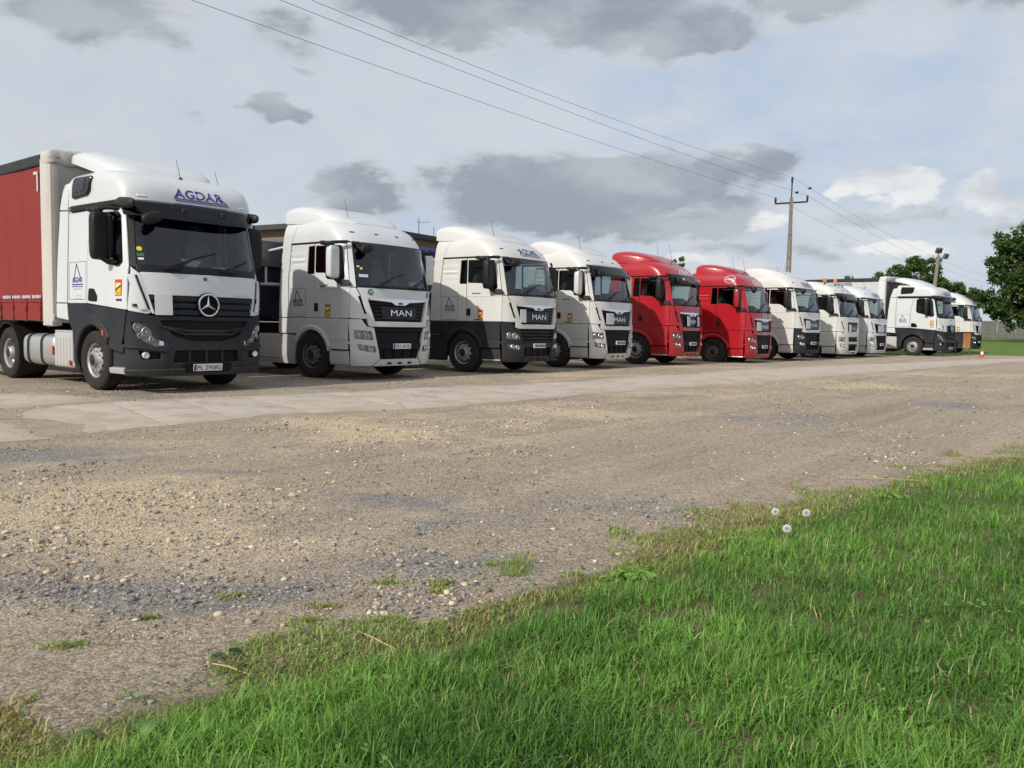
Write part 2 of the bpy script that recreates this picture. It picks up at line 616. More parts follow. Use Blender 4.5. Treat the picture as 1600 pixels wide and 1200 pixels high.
def on_chart(chart, u, v, off):
    """Points of a chart pushed out along its normal."""
    e = 1e-3
    P = chart(u, v)
    du = chart(u + e, v) - chart(u - e, v)
    dv = chart(u, v + e) - chart(u, v - e)
    N = np.cross(du, dv)
    N /= np.linalg.norm(N, axis=-1, keepdims=True) + 1e-12
    out = P - np.array([-0.2, 0, 0]) * np.ones_like(P)
    out[..., 2] = 0
    sg = np.sign(np.sum(N * out, -1, keepdims=True))
    N = N * np.where(sg == 0, 1, sg)
    return P + N * np.asarray(off)[..., None], N


def panel(chart, poly, holes=(), off=0.0, th=0.03, res=0.09, bev=0.008, r=0.03, hr=0.03, disp=None, mi=0, mb=None):
    """A curved sheet with softened rim and real edge thickness."""
    mb = mb or MB()
    pl = fil(poly, r) if r else poly
    hl = [fil(h, hr) if hr else h for h in holes]
    V, T, fl = sheet(pl, hl, res, bev)
    o = np.full(len(V), off, float) - np.where(fl > 0, bev * .75, 0)
    if disp is not None:
        o = o + disp(V[:, 0], V[:, 1])
    P, N = on_chart(chart, V[:, 0], V[:, 1], o)
    tn = np.cross(P[T[:, 1]] - P[T[:, 0]], P[T[:, 2]] - P[T[:, 0]])
    flip = np.sum(tn * N[T[:, 0]], 1) < 0
    T = np.where(flip[:, None], T[:, ::-1], T)
    cnt = {}
    for a, b, c in T.tolist():
        for e in ((a, b), (b, c), (c, a)):
            cnt[e] = cnt.get(e, 0) + 1
    rimE = [e for e in cnt if (e[1], e[0]) not in cnt]
    ids = sorted({i for e in rimE for i in e})
    mp = {i: len(P) + k for k, i in enumerate(ids)}
    back = P[ids] - N[ids] * th
    F = [tuple(t) for t in T.tolist()] + [(e[1], e[0], mp[e[0]], mp[e[1]]) for e in rimE]
    return mb.add(np.vstack([P, back]), F, mi)


TXT = {}


def text2d(s, bold=0.0):
    k = (s, bold)
    if k not in TXT:
        cu = bpy.data.curves.new('lettering', 'FONT')
        cu.body = s
        cu.size = 1.0
        cu.offset = bold
        cu.resolution_u = 3
        cu.align_x = 'CENTER'
        cu.align_y = 'CENTER'
        o = bpy.data.objects.new('lettering', cu)
        COL.objects.link(o)
        bpy.context.view_layer.update()
        me = o.to_mesh()
        v = np.array([tuple(p.co)[:2] for p in me.vertices])
        f = [tuple(p.vertices) for p in me.polygons]
        o.to_mesh_clear()
        bpy.data.objects.remove(o)
        bpy.data.curves.remove(cu)
        v = v - (v.max(0) + v.min(0)) / 2
        TXT[k] = (v, f, v.max(0) - v.min(0))
    return TXT[k]


def lettering(chart, s, u0, v0, width, height, off=0.004, bold=0.0, flip=1, shear=0.0, mi=0, mb=None):
    mb = mb or MB()
    if s.startswith('~'):       # print too small to read in the photograph: short strokes, one per blurred character
        n = len(s)
        for i in range(n):
            c = u0 + flip * ((i + .5) / n - .5) * width
            a, b = width / n * .34, height * (.36 + .14 * ((i * 7 + n) % 3) / 2)
            panel(chart, [(c - a, v0 - b), (c + a, v0 - b), (c + a, v0 + b), (c - a, v0 + b)], off=off, th=.002, res=.2, bev=0.0, r=0, mi=mi, mb=mb)
        return mb
    v, f, ext = text2d(s, bold)
    q = v / ext * np.array([width, height])
    u = u0 + flip * (q[:, 0] + shear * q[:, 1])
    P, N = on_chart(chart, u, v0 + q[:, 1], np.full(len(q), off))
    a, b, c = (P[f[0][i]] for i in range(3))
    ff = f if np.cross(b - a, c - a) @ N[f[0][0]] > 0 else [t[::-1] for t in f]
    return mb.add(P, ff, mi)


def strip2d(pts, wd):
    """Polyline of given width as quads in 2D."""
    quads = []
    for a, b in zip(pts[:-1], pts[1:]):
        a, b = np.array(a, float), np.array(b, float)
        t = (b - a) / np.linalg.norm(b - a)
        n = np.array([-t[1], t[0]]) * wd / 2
        quads.append([tuple(a - n), tuple(b - n), tuple(b + n), tuple(a + n)])
    return quads


def decal(chart, polys, off=0.004, mi=0, mb=None, res=0.12):
    mb = mb or MB()
    for p in polys:
        panel(chart, p, off=off, th=0.003, res=res, bev=0.0, r=0, mi=mi, mb=mb)
    return mb


# ------------------------------------------------------------------ truck parts shared by both makes
def blob(mb, c, s, e=3.2, nu=16, nv=9, mi=0, rot=None):
    """Superellipsoid: a soft rounded box."""
    loops = []
    f = lambda t, p: math.copysign(abs(t) ** (2 / p), t)
    for j in range(nv):
        ph = -math.pi / 2 + math.pi * (j + .02) / (nv - .96)
        l = []
        for i in range(nu):
            th = 2 * math.pi * (i + .5) / nu
            p = Vector((f(math.cos(ph), e) * f(math.cos(th), e) * s[0] / 2, f(math.cos(ph), e) * f(math.sin(th), e) * s[1] / 2, f(math.sin(ph), e) * s[2] / 2))
            if rot is not None:
                p = rot @ p
            l.append((p.x + c[0], p.y + c[1], p.z + c[2]))
        loops.append(l)
    return mb.loft(loops, True, True, True, mi)


def tyre_mesh(sg, wd=0.30, r=0.50):
    mb = MB()
    pr = [(.285, .06), (.293, .018), (.305, .008), (.34, .0), (.42, -.004), (.465, .006), (.488, .022), (r, .05)]
    g = (wd - .1) / 4
    for k in range(4):
        a = .05 + g * k
        pr += [(r, a + g * .80), (r - .012, a + g * .84), (r - .012, a + g * .96), (r, a + g)]
    pr += [(.488, wd - .022), (.465, wd - .006), (.42, wd), (.31, wd - .01), (.285, wd - .05)]
    return mb.lathe([(q, -sg * a) for q, a in pr], n=44)


def rim_mesh(sg, rear=False, holes=10):
    mb = MB()
    if rear:
        pr = [(.296, .015), (.285, .04), (.262, .05), (.255, .15), (.24, .165), (.15, .17), (.145, .12), (.12, .02), (.10, .0), (.0, .0)]
        hr, ha, na = .205, .162, .165
    else:
        pr = [(.296, .015), (.285, .04), (.268, .05), (.262, .10), (.245, .115), (.225, .07), (.205, .035), (.19, .03), (.13, .03), (.12, .02), (.105, -.03), (.10, -.032), (.098, -.015), (.0, -.012)]
        hr, ha, na = .232, .085, .03
    mb.lathe([(q, -sg * a) for q, a in pr], n=40)
    for k in range(holes):
        t = 2 * math.pi * (k + .5) / holes
        c = (hr * math.cos(t), 0, hr * math.sin(t))
        slope = -sg * (ha - .012)
        loop = []
        for i in range(10):
            a = 2 * math.pi * i / 10
            rr = hr - .004 + .022 * math.cos(a)
            tt = t + .034 / hr * math.sin(a)
            aa = -sg * (float(np.interp(rr, [.13, .19, .205, .225, .245, .262], [.165, .03, .035, .07, .115, .10] if not rear else [.17, .168, .167, .166, .165, .158])) - .007)
            loop.append((rr * math.cos(tt), aa, rr * math.sin(tt)))
        mb.add(loop, [tuple(range(10)) if sg < 0 else tuple(range(9, -1, -1))], 1)
        t = 2 * math.pi * k / holes
        nx, nz = .167 * math.cos(t), .167 * math.sin(t)
        mb.lathe([(.016, -sg * na), (.015, -sg * (na - .028)), (.0, -sg * (na - .03))], (nx, 0, nz), n=6, mi=2)
    mb.lathe([(.094, -sg * (-.018 if not rear else -.001)), (.062, -sg * (-.036 if not rear else -.004)), (.0, -sg * (-.040 if not rear else -.006))], n=20, mi=1)
    return mb


def wheel(parent, x, y, sg, mats, rear=False, steer=0.0, z=0.5):
    t = obj('wheel', lambda: tyre_mesh(sg, .58 if rear else .30), 'rubber', parent, ('tyre', sg, rear), 40)
    t.location = (x, y, z)
    t.rotation_euler = (0, 0.35 * (x % 1) + .1, steer)
    rm = obj('rim', lambda: rim_mesh(sg, rear), mats, t, ('rim', sg, rear), 40)
    return t


def chassis_mesh(kind):
    mb = MB()
    for s in (-1, 1):
        mb.box((-1.75, s * .42, .86), (5.0, .09, .26), .01)
        mb.box((-3.65, s * .62, 1.06), (1.1, .30, .02), .005)
    for x in (-.8, -2.0, -3.1, -4.1):
        mb.box((x, 0, .86), (.12, .8, .2), .01)
    mb.tube([(0, -.95, .48), (0, .95, .48)], .07, 10)
    mb.tube([(-3.65, -.9, .5), (-3.65, .9, .5)], .11, 10)
    mb.lathe([(.0, .22), (.22, .20), (.24, .0), (.22, -.2), (0, -.22)], (-3.65, 0, .5), 'x', 16)
    # fifth wheel
    mb.lathe([(.0, 1.17), (.44, 1.16), (.46, 1.12), (.0, 1.10)], (-3.45, 0, 0), 'z', 24)
    mb.box((-3.45, 0, 1.05), (.5, .9, .12), .02)
    # gearbox and engine mass under the cab
    mb.box((.35, 0, .78), (1.5, .82, .55), .06)
    mb.box((-.9, 0, .70), (1.0, .55, .45), .08)
    # catwalk behind the cab
    mb.box((-1.7, 0, 1.02), (1.0, 1.0, .04), .01)
    # front under run bar
    mb.box((1.10, 0, .42), (.16, 1.9, .16), .03)
    return mb


def mudguard_mesh(sg):
    mb = MB()
    lo = []
    for k in range(13):
        a = R(-12 + 204 * k / 12)
        x, z = -3.65 + .60 * math.cos(a), .5 + .60 * math.sin(a)
        xo, zo = -3.65 + .58 * math.cos(a), .5 + .58 * math.sin(a)
        lo.append([(x, sg * 1.24, z), (x, sg * .62, z), (xo, sg * .62, zo), (xo, sg * 1.24, zo)])
    return mb.loft(lo)


def seat_mesh():
    mb = MB()
    blob(mb, (.0, 0, .28), (.55, .52, .22))
    blob(mb, (-.30, 0, .72), (.18, .50, .85), rot=Matrix.Rotation(-.15, 3, 'Y'))
    blob(mb, (-.36, 0, 1.22), (.12, .30, .22))
    mb.box((.0, 0, .08), (.4, .4, .25), .04)
    return mb


def steering_mesh():
    mb = MB()
    rot = Matrix.Rotation(R(-50), 3, 'Y')
    ring = []
    for k in range(25):
        a = 2 * math.pi * k / 24
        p = rot @ Vector((0, .225 * math.cos(a), .225 * math.sin(a)))
        ring.append(tuple(p))
    mb.tube(ring, .018, 8, caps=False)
    for a in (0, 2.1, 4.2):
        p = rot @ Vector((0, .22 * math.cos(a), .22 * math.sin(a)))
        mb.tube([(0, 0, 0), tuple(p)], .016, 6)
    blob(mb, (0, 0, 0), (.10, .14, .12))
    mb.tube([(0, 0, 0), (.30, 0, -.35)], .035, 8)
    return mb


def plate(parent, chart, u0, v0, text, off=.02, wd=.52, ht=.112, key=None):
    mb = MB()
    c = [(u0 - wd / 2, v0 - ht / 2), (u0 + wd / 2, v0 - ht / 2), (u0 + wd / 2, v0 + ht / 2), (u0 - wd / 2, v0 + ht / 2)]
    panel(chart, c, off=off, th=.02, res=.2, bev=.003, r=.01, mb=mb, mi=0)
    decal(chart, [[(u0 - wd / 2 + .006, v0 - ht / 2 + .006), (u0 - wd / 2 + .046, v0 - ht / 2 + .006), (u0 - wd / 2 + .046, v0 + ht / 2 - .006), (u0 - wd / 2 + .006, v0 + ht / 2 - .006)]], off + .002, 1, mb)
    lettering(chart, text, u0 + .022, v0, wd - .085, ht * .66, off + .003, mb=mb, mi=2)
    return obj('number_plate', mb, ['plate_white', 'plate_blue', 'dark_print'], parent)


def brand_logo(parent, chart, u0, v0, wd, mat, back=None, ht=None):
    """Company lettering with the double underline, on the roof front."""
    h = ht or wd * .20
    mb = MB()
    lettering(chart, 'AGDAR', u0, v0, wd * .95, h, .006, .012, mb=mb)
    x0, x1 = u0 - wd * .5, u0 + wd * .56
    y = v0 - h * .62
    for q in strip2d([(x0, y), (x1, y)], h * .10) + strip2d([(x0 + .02, y - h * .2), (x1 + .03, y - h * .2)], h * .09):
        decal(chart, [q], .006, 0, mb)
    for q in strip2d([(x0, y), (x0 + wd * .10, v0 + h * .25)], h * .09) + strip2d([(x1, y), (x1 - wd * .12, v0 - h * .1)], h * .09):
        decal(chart, [q], .0065, 0, mb)
    return obj('company_lettering', mb, mat, parent)


def side_logo(parent, chart, x0, z0, wd=.34, mat='blue_print', sub=True):
    """Crane-jib triangle over the company name, as on the sleeper panel."""
    mb = MB()
    h = wd * .9
    for q in strip2d([(x0 - wd * .38, z0 + .02), (x0 - wd * .12, z0 + h), (x0 + wd * .32, z0 + h * .28)], wd * .055):
        decal(chart, [q], .004, 1, mb)
    lettering(chart, 'AGDAR', x0, z0 + h * .20, wd, h * .26, .005, .012, mb=mb)
    for dy, t in ((-.01, .05), (-.045, .03)):
        for q in strip2d([(x0 - wd * .52, z0 + dy), (x0 + wd * .55, z0 + dy)], wd * t):
            decal(chart, [q], .005, 0, mb)
    if sub:
        lettering(chart, '~~~~~~~~~', x0, z0 - .085, wd * .9, .028, .004, mb=mb, mi=2)
        lettering(chart, '~~~~~~~', x0 + .05, z0 - .20, wd * .55, .022, .004, mb=mb, mi=2)
        lettering(chart, '~~~~~~~~~~', x0 + .02, z0 - .25, wd * .8, .026, .004, mb=mb, mi=2)
    return obj('side_emblem', mb, [mat, 'dark_print', 'pale_print'], parent)


def warning_sticker(parent, chart, x0, z0, wd=.17, ht=.25):
    mb = MB()
    r = lambda a, b, c, d: [(x0 + wd * a, z0 + ht * b), (x0 + wd * c, z0 + ht * b), (x0 + wd * c, z0 + ht * d), (x0 + wd * a, z0 + ht * d)]
    decal(chart, [r(-.5, -.5, .5, .5)], .004, 0, mb)
    decal(chart, [r(-.40, -.44, .40, .30)], .006, 1, mb)
    decal(chart, [[(x0 - wd * .40, z0 - ht * .10), (x0 + wd * .40, z0 + ht * .16), (x0 + wd * .40, z0 + ht * .04), (x0 - wd * .40, z0 - ht * .24)]], .0075, 2, mb)
    decal(chart, [[(x0 - wd * .32, z0 + ht * .08), (x0 + wd * .25, z0 + ht * .28), (x0 + wd * .36, z0 + ht * .22), (x0 + wd * .1, z0 + ht * .08)]], .009, 3, mb)
    lettering(chart, 'ANGLES', x0, z0 - ht * .26, wd * .6, ht * .06, .008, mb=mb, mi=2)
    lettering(chart, 'MORTS', x0, z0 - ht * .36, wd * .6, ht * .06, .008, mb=mb, mi=2)
    return obj('warning_sticker', mb, ['red_print', 'yellow_print', 'dark_print', 'white_print'], parent)


def mirrors(parent, sg, cx, z0, z1, yb, cap, key, dx=.16, dy=.30):
    """Main mirror housing with its arms and the small kerb mirror."""
    yc = sg * (yb + .20)
    rot = Matrix.Rotation(sg * -.12, 3, 'Z')

    def main():
        mb = MB()
        blob(mb, (cx, yc, (z0 + z1) / 2), (dx, dy, z1 - z0), 5.0, 20, 11, 0, rot)
        return mb
    m = obj('mirror', main, cap, parent, (key, 'mir', sg))

    def arms():
        mb = MB()
        blob(mb, (cx - .035, yc - sg * .02, (z0 + z1) / 2), (dx * .9, dy + .025, z1 - z0 + .035), 6.0, 20, 11, 0, rot)
        blob(mb, (cx + .01, yc - sg * (dy * .5 + .01), (z0 + z1) / 2), (dx * .8, .10, (z1 - z0) * .94), 4.0)
        return mb
    obj('mirror_frame', arms, 'black_plastic', m, (key, 'shell', sg))

    def top():
        mb = MB()
        mb.tube([(cx + .14, sg * (yb - .06), z1 + .08), (cx + .04, sg * (yb + .10), z1 + .08), (cx, yc, z1 + .05), (cx, yc, z1 - .04)], .032, 8)
        return mb
    obj('mirror_arm', top, 'black_plastic', m, (key, 'arm', sg))

    def low():
        mb = MB()
        mb.tube([(cx + .12, sg * (yb - .10), z0 - .06), (cx + .02, sg * (yb + .08), z0 - .04), (cx, yc, z0 + .04)], .045, 8)
        return mb
    obj('mirror_arm', low, 'black_plastic', m, (key, 'armlow', sg))
    if sg < 0:
        obj('kerb_mirror', lambda: blob(MB(), (cx - .26, sg * (yb + .16), z1 + .06), (.34, .22, .10), 2.6, rot=Matrix.Rotation(.14, 3, 'Y')), 'black_plastic', m, (key, 'kerb', sg))
    return m


def front_mirror(parent, c, key):
    def f():
        mb = MB()
        blob(mb, c, (.14, .34, .19), 2.6, rot=Matrix.Rotation(.35, 3, 'X'))
        mb.tube([(c[0] - .05, c[1], c[2]), (c[0] - .16, c[1] - .10, c[2] + .12), (c[0] - .30, c[1] - .14, c[2] + .13)], .028, 8)
        return mb
    return obj('front_mirror', f, 'black_plastic', parent, key)


def wipers(parent, S, key, n=2, z0=1.97, flat=False):
    def f():
        mb = MB()
        for y in ((-.55, .42) if n == 2 else (-.7, 0, .6)):
            P = lambda yy, zz, o: tuple(on_chart(S.F, np.array([yy]), np.array([zz]), np.array([o]))[0][0])
            mb.box(P(y, z0, .02), (.07, .30, .06), .02)
            mb.tube([P(y, z0, .03), P(y + .22, z0 + .10, .05), P(y + .42, z0 + .20, .03)], .012, 6)
            mb.tube([P(y + .02, z0 + .05, .02), P(y + .42, z0 + .20, .02), P(y + .78, z0 + .30, .015)], .012, 6)
        return mb
    return obj('wipers', f, 'black_plastic', parent, key)


def antenna(parent, p, h=.35, lean=(-.12, 0)):
    mb = MB()
    mb.lathe([(.035, 0), (.03, .03), (.0, .05)], p, 'z', 10)
    mb.tube([p, (p[0] + lean[0], p[1] + lean[1], p[2] + h)], [.006, .004], 5)
    return obj('antenna', mb, 'black_plastic', parent)


def ring(S, z, xr, ns=7, nf=30, off=0.0):
    """Closed outline of the cab at one height."""
    wv, xo = float(S.w(z)) + off, float(S.x(z)) - S.a
    a = S.a + off
    pts = []
    for k in range(ns):
        pts.append((xr + (xo - xr) * k / ns, -wv, z))
    for k in range(nf + 1):
        t = -math.pi / 2 + math.pi * k / nf
        pts.append((xo + a * abs(math.cos(t)) ** (2 / S.n), math.copysign(abs(math.sin(t)) ** (2 / S.n) * wv, t), z))
    for k in range(1, ns + 1):
        pts.append((xo + (xr - xo) * k / ns, wv, z))
    return pts


def hood_loft(secs, n=18, e=4.5):
    """Arched sections along x: (x, half width, base z, top z)."""
    loops = []
    for x, hw, b, t in secs:
        l = []
        for k in range(n + 1):
            a = math.pi * k / n
            y = -hw * math.copysign(abs(math.cos(a)) ** (2 / e), math.cos(a))
            l.append((x + .0, y, b + (t - b) * abs(math.sin(a)) ** (2 / e)))
        loops.append(l)
    return loops


def cab_interior(parent, S, key, bulk=-.72, zf=1.25, zr=2.88, ww=1.16, glow=False):
    def liner():
        mb = MB()
        mb.box((bulk + .02, 0, (zf + zr) / 2), (.04, 2 * ww - .02, zr - zf), .0)
        mb.box((.25, 0, zf), (2.0, 2 * ww - .04, .04))
        mb.box((.0, 0, zr + .01), (1.5, 2 * ww - .1, .03))
        for s in (-1, 1):
            mb.box((bulk / 2 - .10, s * (ww - .01), (zf + zr) / 2), (abs(bulk) - .18, .03, zr - zf - .04))
            mb.box((.45, s * (ww - .04), zf + .42), (1.0, .03, .80))
        mb.box((bulk + .30, 0, zf + .55), (.55, 2 * ww - .1, .22), .05)
        return mb
    obj('cab_lining', liner, 'interior_dark', parent, (key, 'liner'))

    def dash():
        mb = MB()
        z = 1.72
        lo = []
        for y in np.linspace(-1.08, 1.08, 13):
            xf = float(S.F(np.array([y]), np.array([1.95]))[0][0]) - .06
            lo.append([(xf, y, z - .5), (xf, y, z + .16), (xf - .25, y, z + .18 + (.06 if y > .25 else 0)), (xf - .48, y, z + .02), (xf - .42, y, z - .5)])
        return mb.loft(lo)
    obj('dashboard', dash, 'interior_dark', parent, (key, 'dash'))
    for y in (-.62, .62):
        s = obj('seat', seat_mesh, 'interior_grey', parent, 'seat')
        s.location = (.38, y, zf + .12)
    st = obj('steering_wheel', steering_mesh, 'interior_dark', parent, 'steering')
    st.location = (.86, .62, 2.0)


def headlight(parent, chart, poly, lamps, key, name='headlight', depth=.07, mats=('lamp_bowl', 'lamp_back', 'lamp_cover')):
    """Recessed bowl, round reflectors with bulbs, clear cover."""
    def f():
        mb = MB()
        panel(chart, poly, off=-depth, th=.01, res=.05, bev=0, r=.02, mi=1, mb=mb)
        for u, v, r in lamps:
            c, N = on_chart(chart, np.array([u]), np.array([v]), np.array([-depth * .85]))
            c, N = Vector(c[0]), Vector(N[0])
            q = Vector((1, 0, 0)).rotation_difference(Vector((N.x, N.y * .6, 0)).normalized()).to_matrix()
            for pr, mi in (([(r, .05), (r * .96, .052), (r * .8, .01), (r * .4, -.02), (0, -.03)], 0), ([(r * .34, .03), (r * .26, .045), (0, .05)], 0), ([(r * 1.1, .045), (r * 1.0, .055), (r * .96, .05)], 0)):
                t = MB().lathe(pr, (0, 0, 0), 'x', 18)
                mb.add([tuple(c + q @ Vector(p)) for p in t.v], t.f, mi)
        return mb
    h = obj(name, f, list(mats[:2]), parent, key)

    def cov():
        return panel(chart, poly, off=-.004, th=.02, res=.07, bev=.004, r=.02)
    obj('lens', cov, mats[2], h, (key, 'cover'))
    return h


# ------------------------------------------------------------------ the flat-fronted tractor units with the trapezoid grille
MAN = Surf(W=[(.2, 1.15), (.45, 1.215), (2.0, 1.225), (2.87, 1.20), (3.1, 1.185), (3.25, 1.155), (3.36, 1.085), (3.43, .95), (3.47, .65)],
           X=[(.2, 1.38), (.36, 1.46), (.6, 1.49), (1.15, 1.49), (1.93, 1.455), (2.87, 1.19), (3.06, 1.07), (3.22, .90), (3.34, .68), (3.42, .42), (3.47, .1)],
           a=.55, n=3.0)


TRUCKS = []


def ribs(u, v):
    """Pressed horizontal ribs on the sleeper side."""
    m = np.clip((-.13 - u) / .06, 0, 1) * np.clip((v - 2.24) / .05, 0, 1) * np.clip((2.84 - v) / .05, 0, 1)
    return .011 * m * (np.cos((v - 2.25) / .138 * 2 * math.pi) - .6)


def build_man(name, label, pos, rz, o):
    S = MAN
    t = tag(empty(name, (pos[0], pos[1], o.get('z', 0)), rz), label, 'truck', 'tractor units parked in a row')
    up, lowc, bum = o['paint'], o.get('low', o['paint']), o.get('bumper', o['paint'])
    K = 'man'

    def P(nm, mat, chart, poly, side=0, par=t, **kw):
        ext = kw.pop('ext', '')
        return obj(nm, lambda: panel(chart, poly, **kw), mat, par, (K, nm, side, ext))

    for sg in (-1, 1):
        C, U = S.side(sg), S.U(sg)
        P('side_deflector', up, C, [(-1.10, 1.295), (-.775, 1.295), (-.77, 2.2), (-.69, 2.87), (-.50, 3.35), (-.92, 3.37), (-1.03, 2.4)], sg, off=.012, res=.07, disp=lambda u, v: ribs(u, v) * .7, r=.02)
        P('side_deflector', lowc, C, [(-1.11, .95), (-.775, .95), (-.775, 1.28), (-1.10, 1.28)], sg, off=.012, r=.02, ext='low')
        P('sleeper_panel', up, C, [(-.765, 1.295), (.095, 1.295), (.095, 2.225), (-.135, 2.225), (-.10, 2.815), (.095, 2.825), (.095, 2.87), (-.68, 2.87), (-.755, 2.2)], sg, res=.06, disp=ribs, r=.02)
        P('quarter_window', 'side_glass', C, [(-.125, 2.235), (.10, 2.235), (.10, 2.815), (-.09, 2.805)], sg, off=-.014, th=.012, r=.04)
        win = [(.135, 2.25), (.56, 2.235), (.74, 2.13), (1.02, 2.085), (1.06, 2.12), (.93, 2.80), (.135, 2.82)]
        d = P('door', up, C, [(.11, 1.295), (1.185, 1.295), (1.185, 1.93), (.985, 2.87), (.11, 2.87)], sg, holes=[win], res=.09, r=.02, hr=.04)
        P('side_window', 'side_glass', C, win, sg, d, off=-.016, th=.012, r=.03)
        P('window_frame', 'black_plastic', C, [(.10, 2.23), (.135, 2.23), (.135, 2.83), (.10, 2.83)], sg, d, off=-.006, r=0)
        P('door_handle', 'black_plastic', C, [(.115, 1.43), (.235, 1.43), (.235, 1.61), (.115, 1.61)], sg, d, off=.012, r=.02)
        # crease line along the door
        P('door_crease', up, C, [(.14, 1.905), (1.16, 1.915), (1.16, 1.935), (.14, 1.925)], sg, d, off=.008, r=0, bev=.004)
        P('drip_rail', 'black_plastic', C, [(-.68, 2.875), (.99, 2.875), (1.0, 2.905), (-.68, 2.905)], sg, off=.022, th=.04, r=.01)
        P('pillar', up, U, S.tok([('x', 1.19, 1.94), ('x', .99, 2.87), ('y', 1.005, 2.872), ('y', 1.075, 1.94)]), sg, off=.0, r=.015)
        P('corner_panel', up, U, S.tok([('x', 1.19, 1.295), ('x', 1.19, 1.925), ('y', 1.08, 1.925), ('y', 1.02, 1.78), ('y', .875, 1.29), ('y', .97, 1.285)]), sg, off=.006, r=.02)
        P('air_vane', 'gloss_black', U, S.tok([('y', 1.055, 1.75), ('y', 1.02, 1.76), ('y', .895, 1.40), ('y', .935, 1.38)]), sg, off=.014, th=.02, r=.01)
        # fender with wheel arch
        arc = [(.575 * math.cos(R(a)), .48 + .575 * math.sin(R(a))) for a in np.linspace(16.5, 125, 16)]
        fe = P('fender', lowc, C, [(-.765, .95), (-.765, 1.28), (1.155, 1.28), (1.15, .645)] + arc, sg, off=.002, res=.10, r=0)
        lip = [(.56 * math.cos(R(a)), .48 + .56 * math.sin(R(a))) for a in np.linspace(12, 150, 22)]
        lip2 = [(.665 * math.cos(R(a)), .48 + .665 * math.sin(R(a))) for a in np.linspace(150, 20, 22)]
        P('arch_lip', lowc, C, lip + lip2, sg, fe, off=.030, th=.12, bev=.022, r=0, res=.06)
        P('fender_crease', lowc, C, [(.70, .88), (1.14, .86), (1.14, .872), (.70, .90)], sg, fe, off=.012, r=0, bev=.003)
        st = P('step', o.get('stepc', lowc), C, [(.545, .30), (1.155, .30), (1.155, .615), (.56, .615)], sg, off=-.035, r=.02)
        P('tread', o.get('treadc', 'dull_alloy'), C, [(.60, .32), (1.14, .32), (1.14, .35), (.60, .35)], sg, st, off=.0, th=.05, r=0)
        # side skirt behind the wheel
        sk = P('side_skirt', o.get('skirt', 'silver_skirt'), C, [(-.62, .27), (-.50, .91), (-1.02, .93), (-1.02, .27)], sg, off=-.015, th=.10, r=.02)
        P('skirt_panel', o.get('skirt', 'silver_skirt'), C, [(-1.03, .27), (-1.03, .93), (-2.75, .93), (-2.75, .27)], sg, sk, off=-.02, th=.20, r=.06)
        P('skirt_rib', o.get('skirt', 'silver_skirt'), C, [(-1.09, .40), (-1.09, .44), (-2.6, .44), (-2.6, .40)], sg, sk, off=.0, th=.03, r=.01)
        P('wheel_housing', 'black_plastic', C, [(-.60, .42), (-.60, 1.10), (.60, 1.10), (.60, .42)], sg, off=-.42, th=.02, r=.1)
        # bumper corner with lamps
        hl = S.tok([('y', 1.125, 1.05), ('y', .80, 1.03), ('y', .745, .845), ('y', 1.115, .87)])
        fg = S.tok([('y', 1.085, .765), ('y', .705, .715), ('y', .67, .58), ('y', 1.05, .635)])
        bc = P('bumper_corner', bum, U, S.tok([('x', 1.165, .31), ('x', 1.165, 1.275), ('y', 1.0, 1.275), ('y', .90, 1.13), ('y', .735, 1.10), ('y', .575, .45), ('y', .725, .30)]), sg, holes=[hl, fg], off=.014, res=.07, r=.03, hr=.02, th=.05)
        P('bumper_crease', bum, U, S.tok([('x', 1.15, .76), ('x', 1.15, .80), ('y', 1.10, .80), ('y', 1.10, .785)]), sg, bc, off=.02, r=0, bev=.004)
        lm = [S.tok([('y', 1.05, .96)])[0] + (.07,), S.tok([('y', .915, .95)])[0] + (.075,), S.tok([('y', .82, .92)])[0] + (.05,)]
        headlight(bc, U, hl, lm, (K, 'head', sg), depth=.06)
        lf = [S.tok([('y', .98, .69)])[0] + (.05,), S.tok([('y', .84, .67)])[0] + (.05,)]
        headlight(bc, U, fg, lf, (K, 'fog', sg), 'fog_lamp', .04)
        mirrors(t, sg, .93, 2.10, 2.78, 1.20, o.get('mirror', 'black_plastic'), K, .16, .30)
        P('mirror_foot', 'black_plastic', U, S.tok([('x', .98, 1.97), ('x', .98, 2.09), ('x', 1.16, 2.07), ('y', 1.13, 1.97)]), sg, off=.06, th=.08, r=.03)
        wheel(t, 0, sg * 1.21, sg, o.get('rim', ['steel_rim', 'black_plastic', 'dull_alloy']), steer=o.get('steer', 0))
        wheel(t, -3.65, sg * 1.22, sg, ['steel_rim', 'black_plastic', 'dull_alloy'], rear=True)
        obj('mudguard', lambda: mudguard_mesh(sg), 'black_plastic', t, ('mud', sg))
    # front face
    old = o.get('old')
    hole = [(-.87, 1.715), (.87, 1.715), (.71, 1.235), (-.71, 1.235)]
    if old:
        hole = [(-.62, 1.70), (.62, 1.70), (.60, 1.27), (-.60, 1.27)]
    fp = P('front_panel', up, S.F, [(-1.065, 1.93), (1.065, 1.93), (1.0, 1.78), (.86, 1.15), (.82, 1.125), (-.82, 1.125), (-.86, 1.15), (-1.0, 1.78)], 0, holes=[hole], off=.010, th=.06, res=.10, r=.02, hr=.03, ext=bool(old))
    gr = P('grille', 'gloss_black', S.F, [(-.90, 1.73), (.90, 1.73), (.74, 1.215), (-.74, 1.215)], 0, off=-.045, th=.02, r=.02)

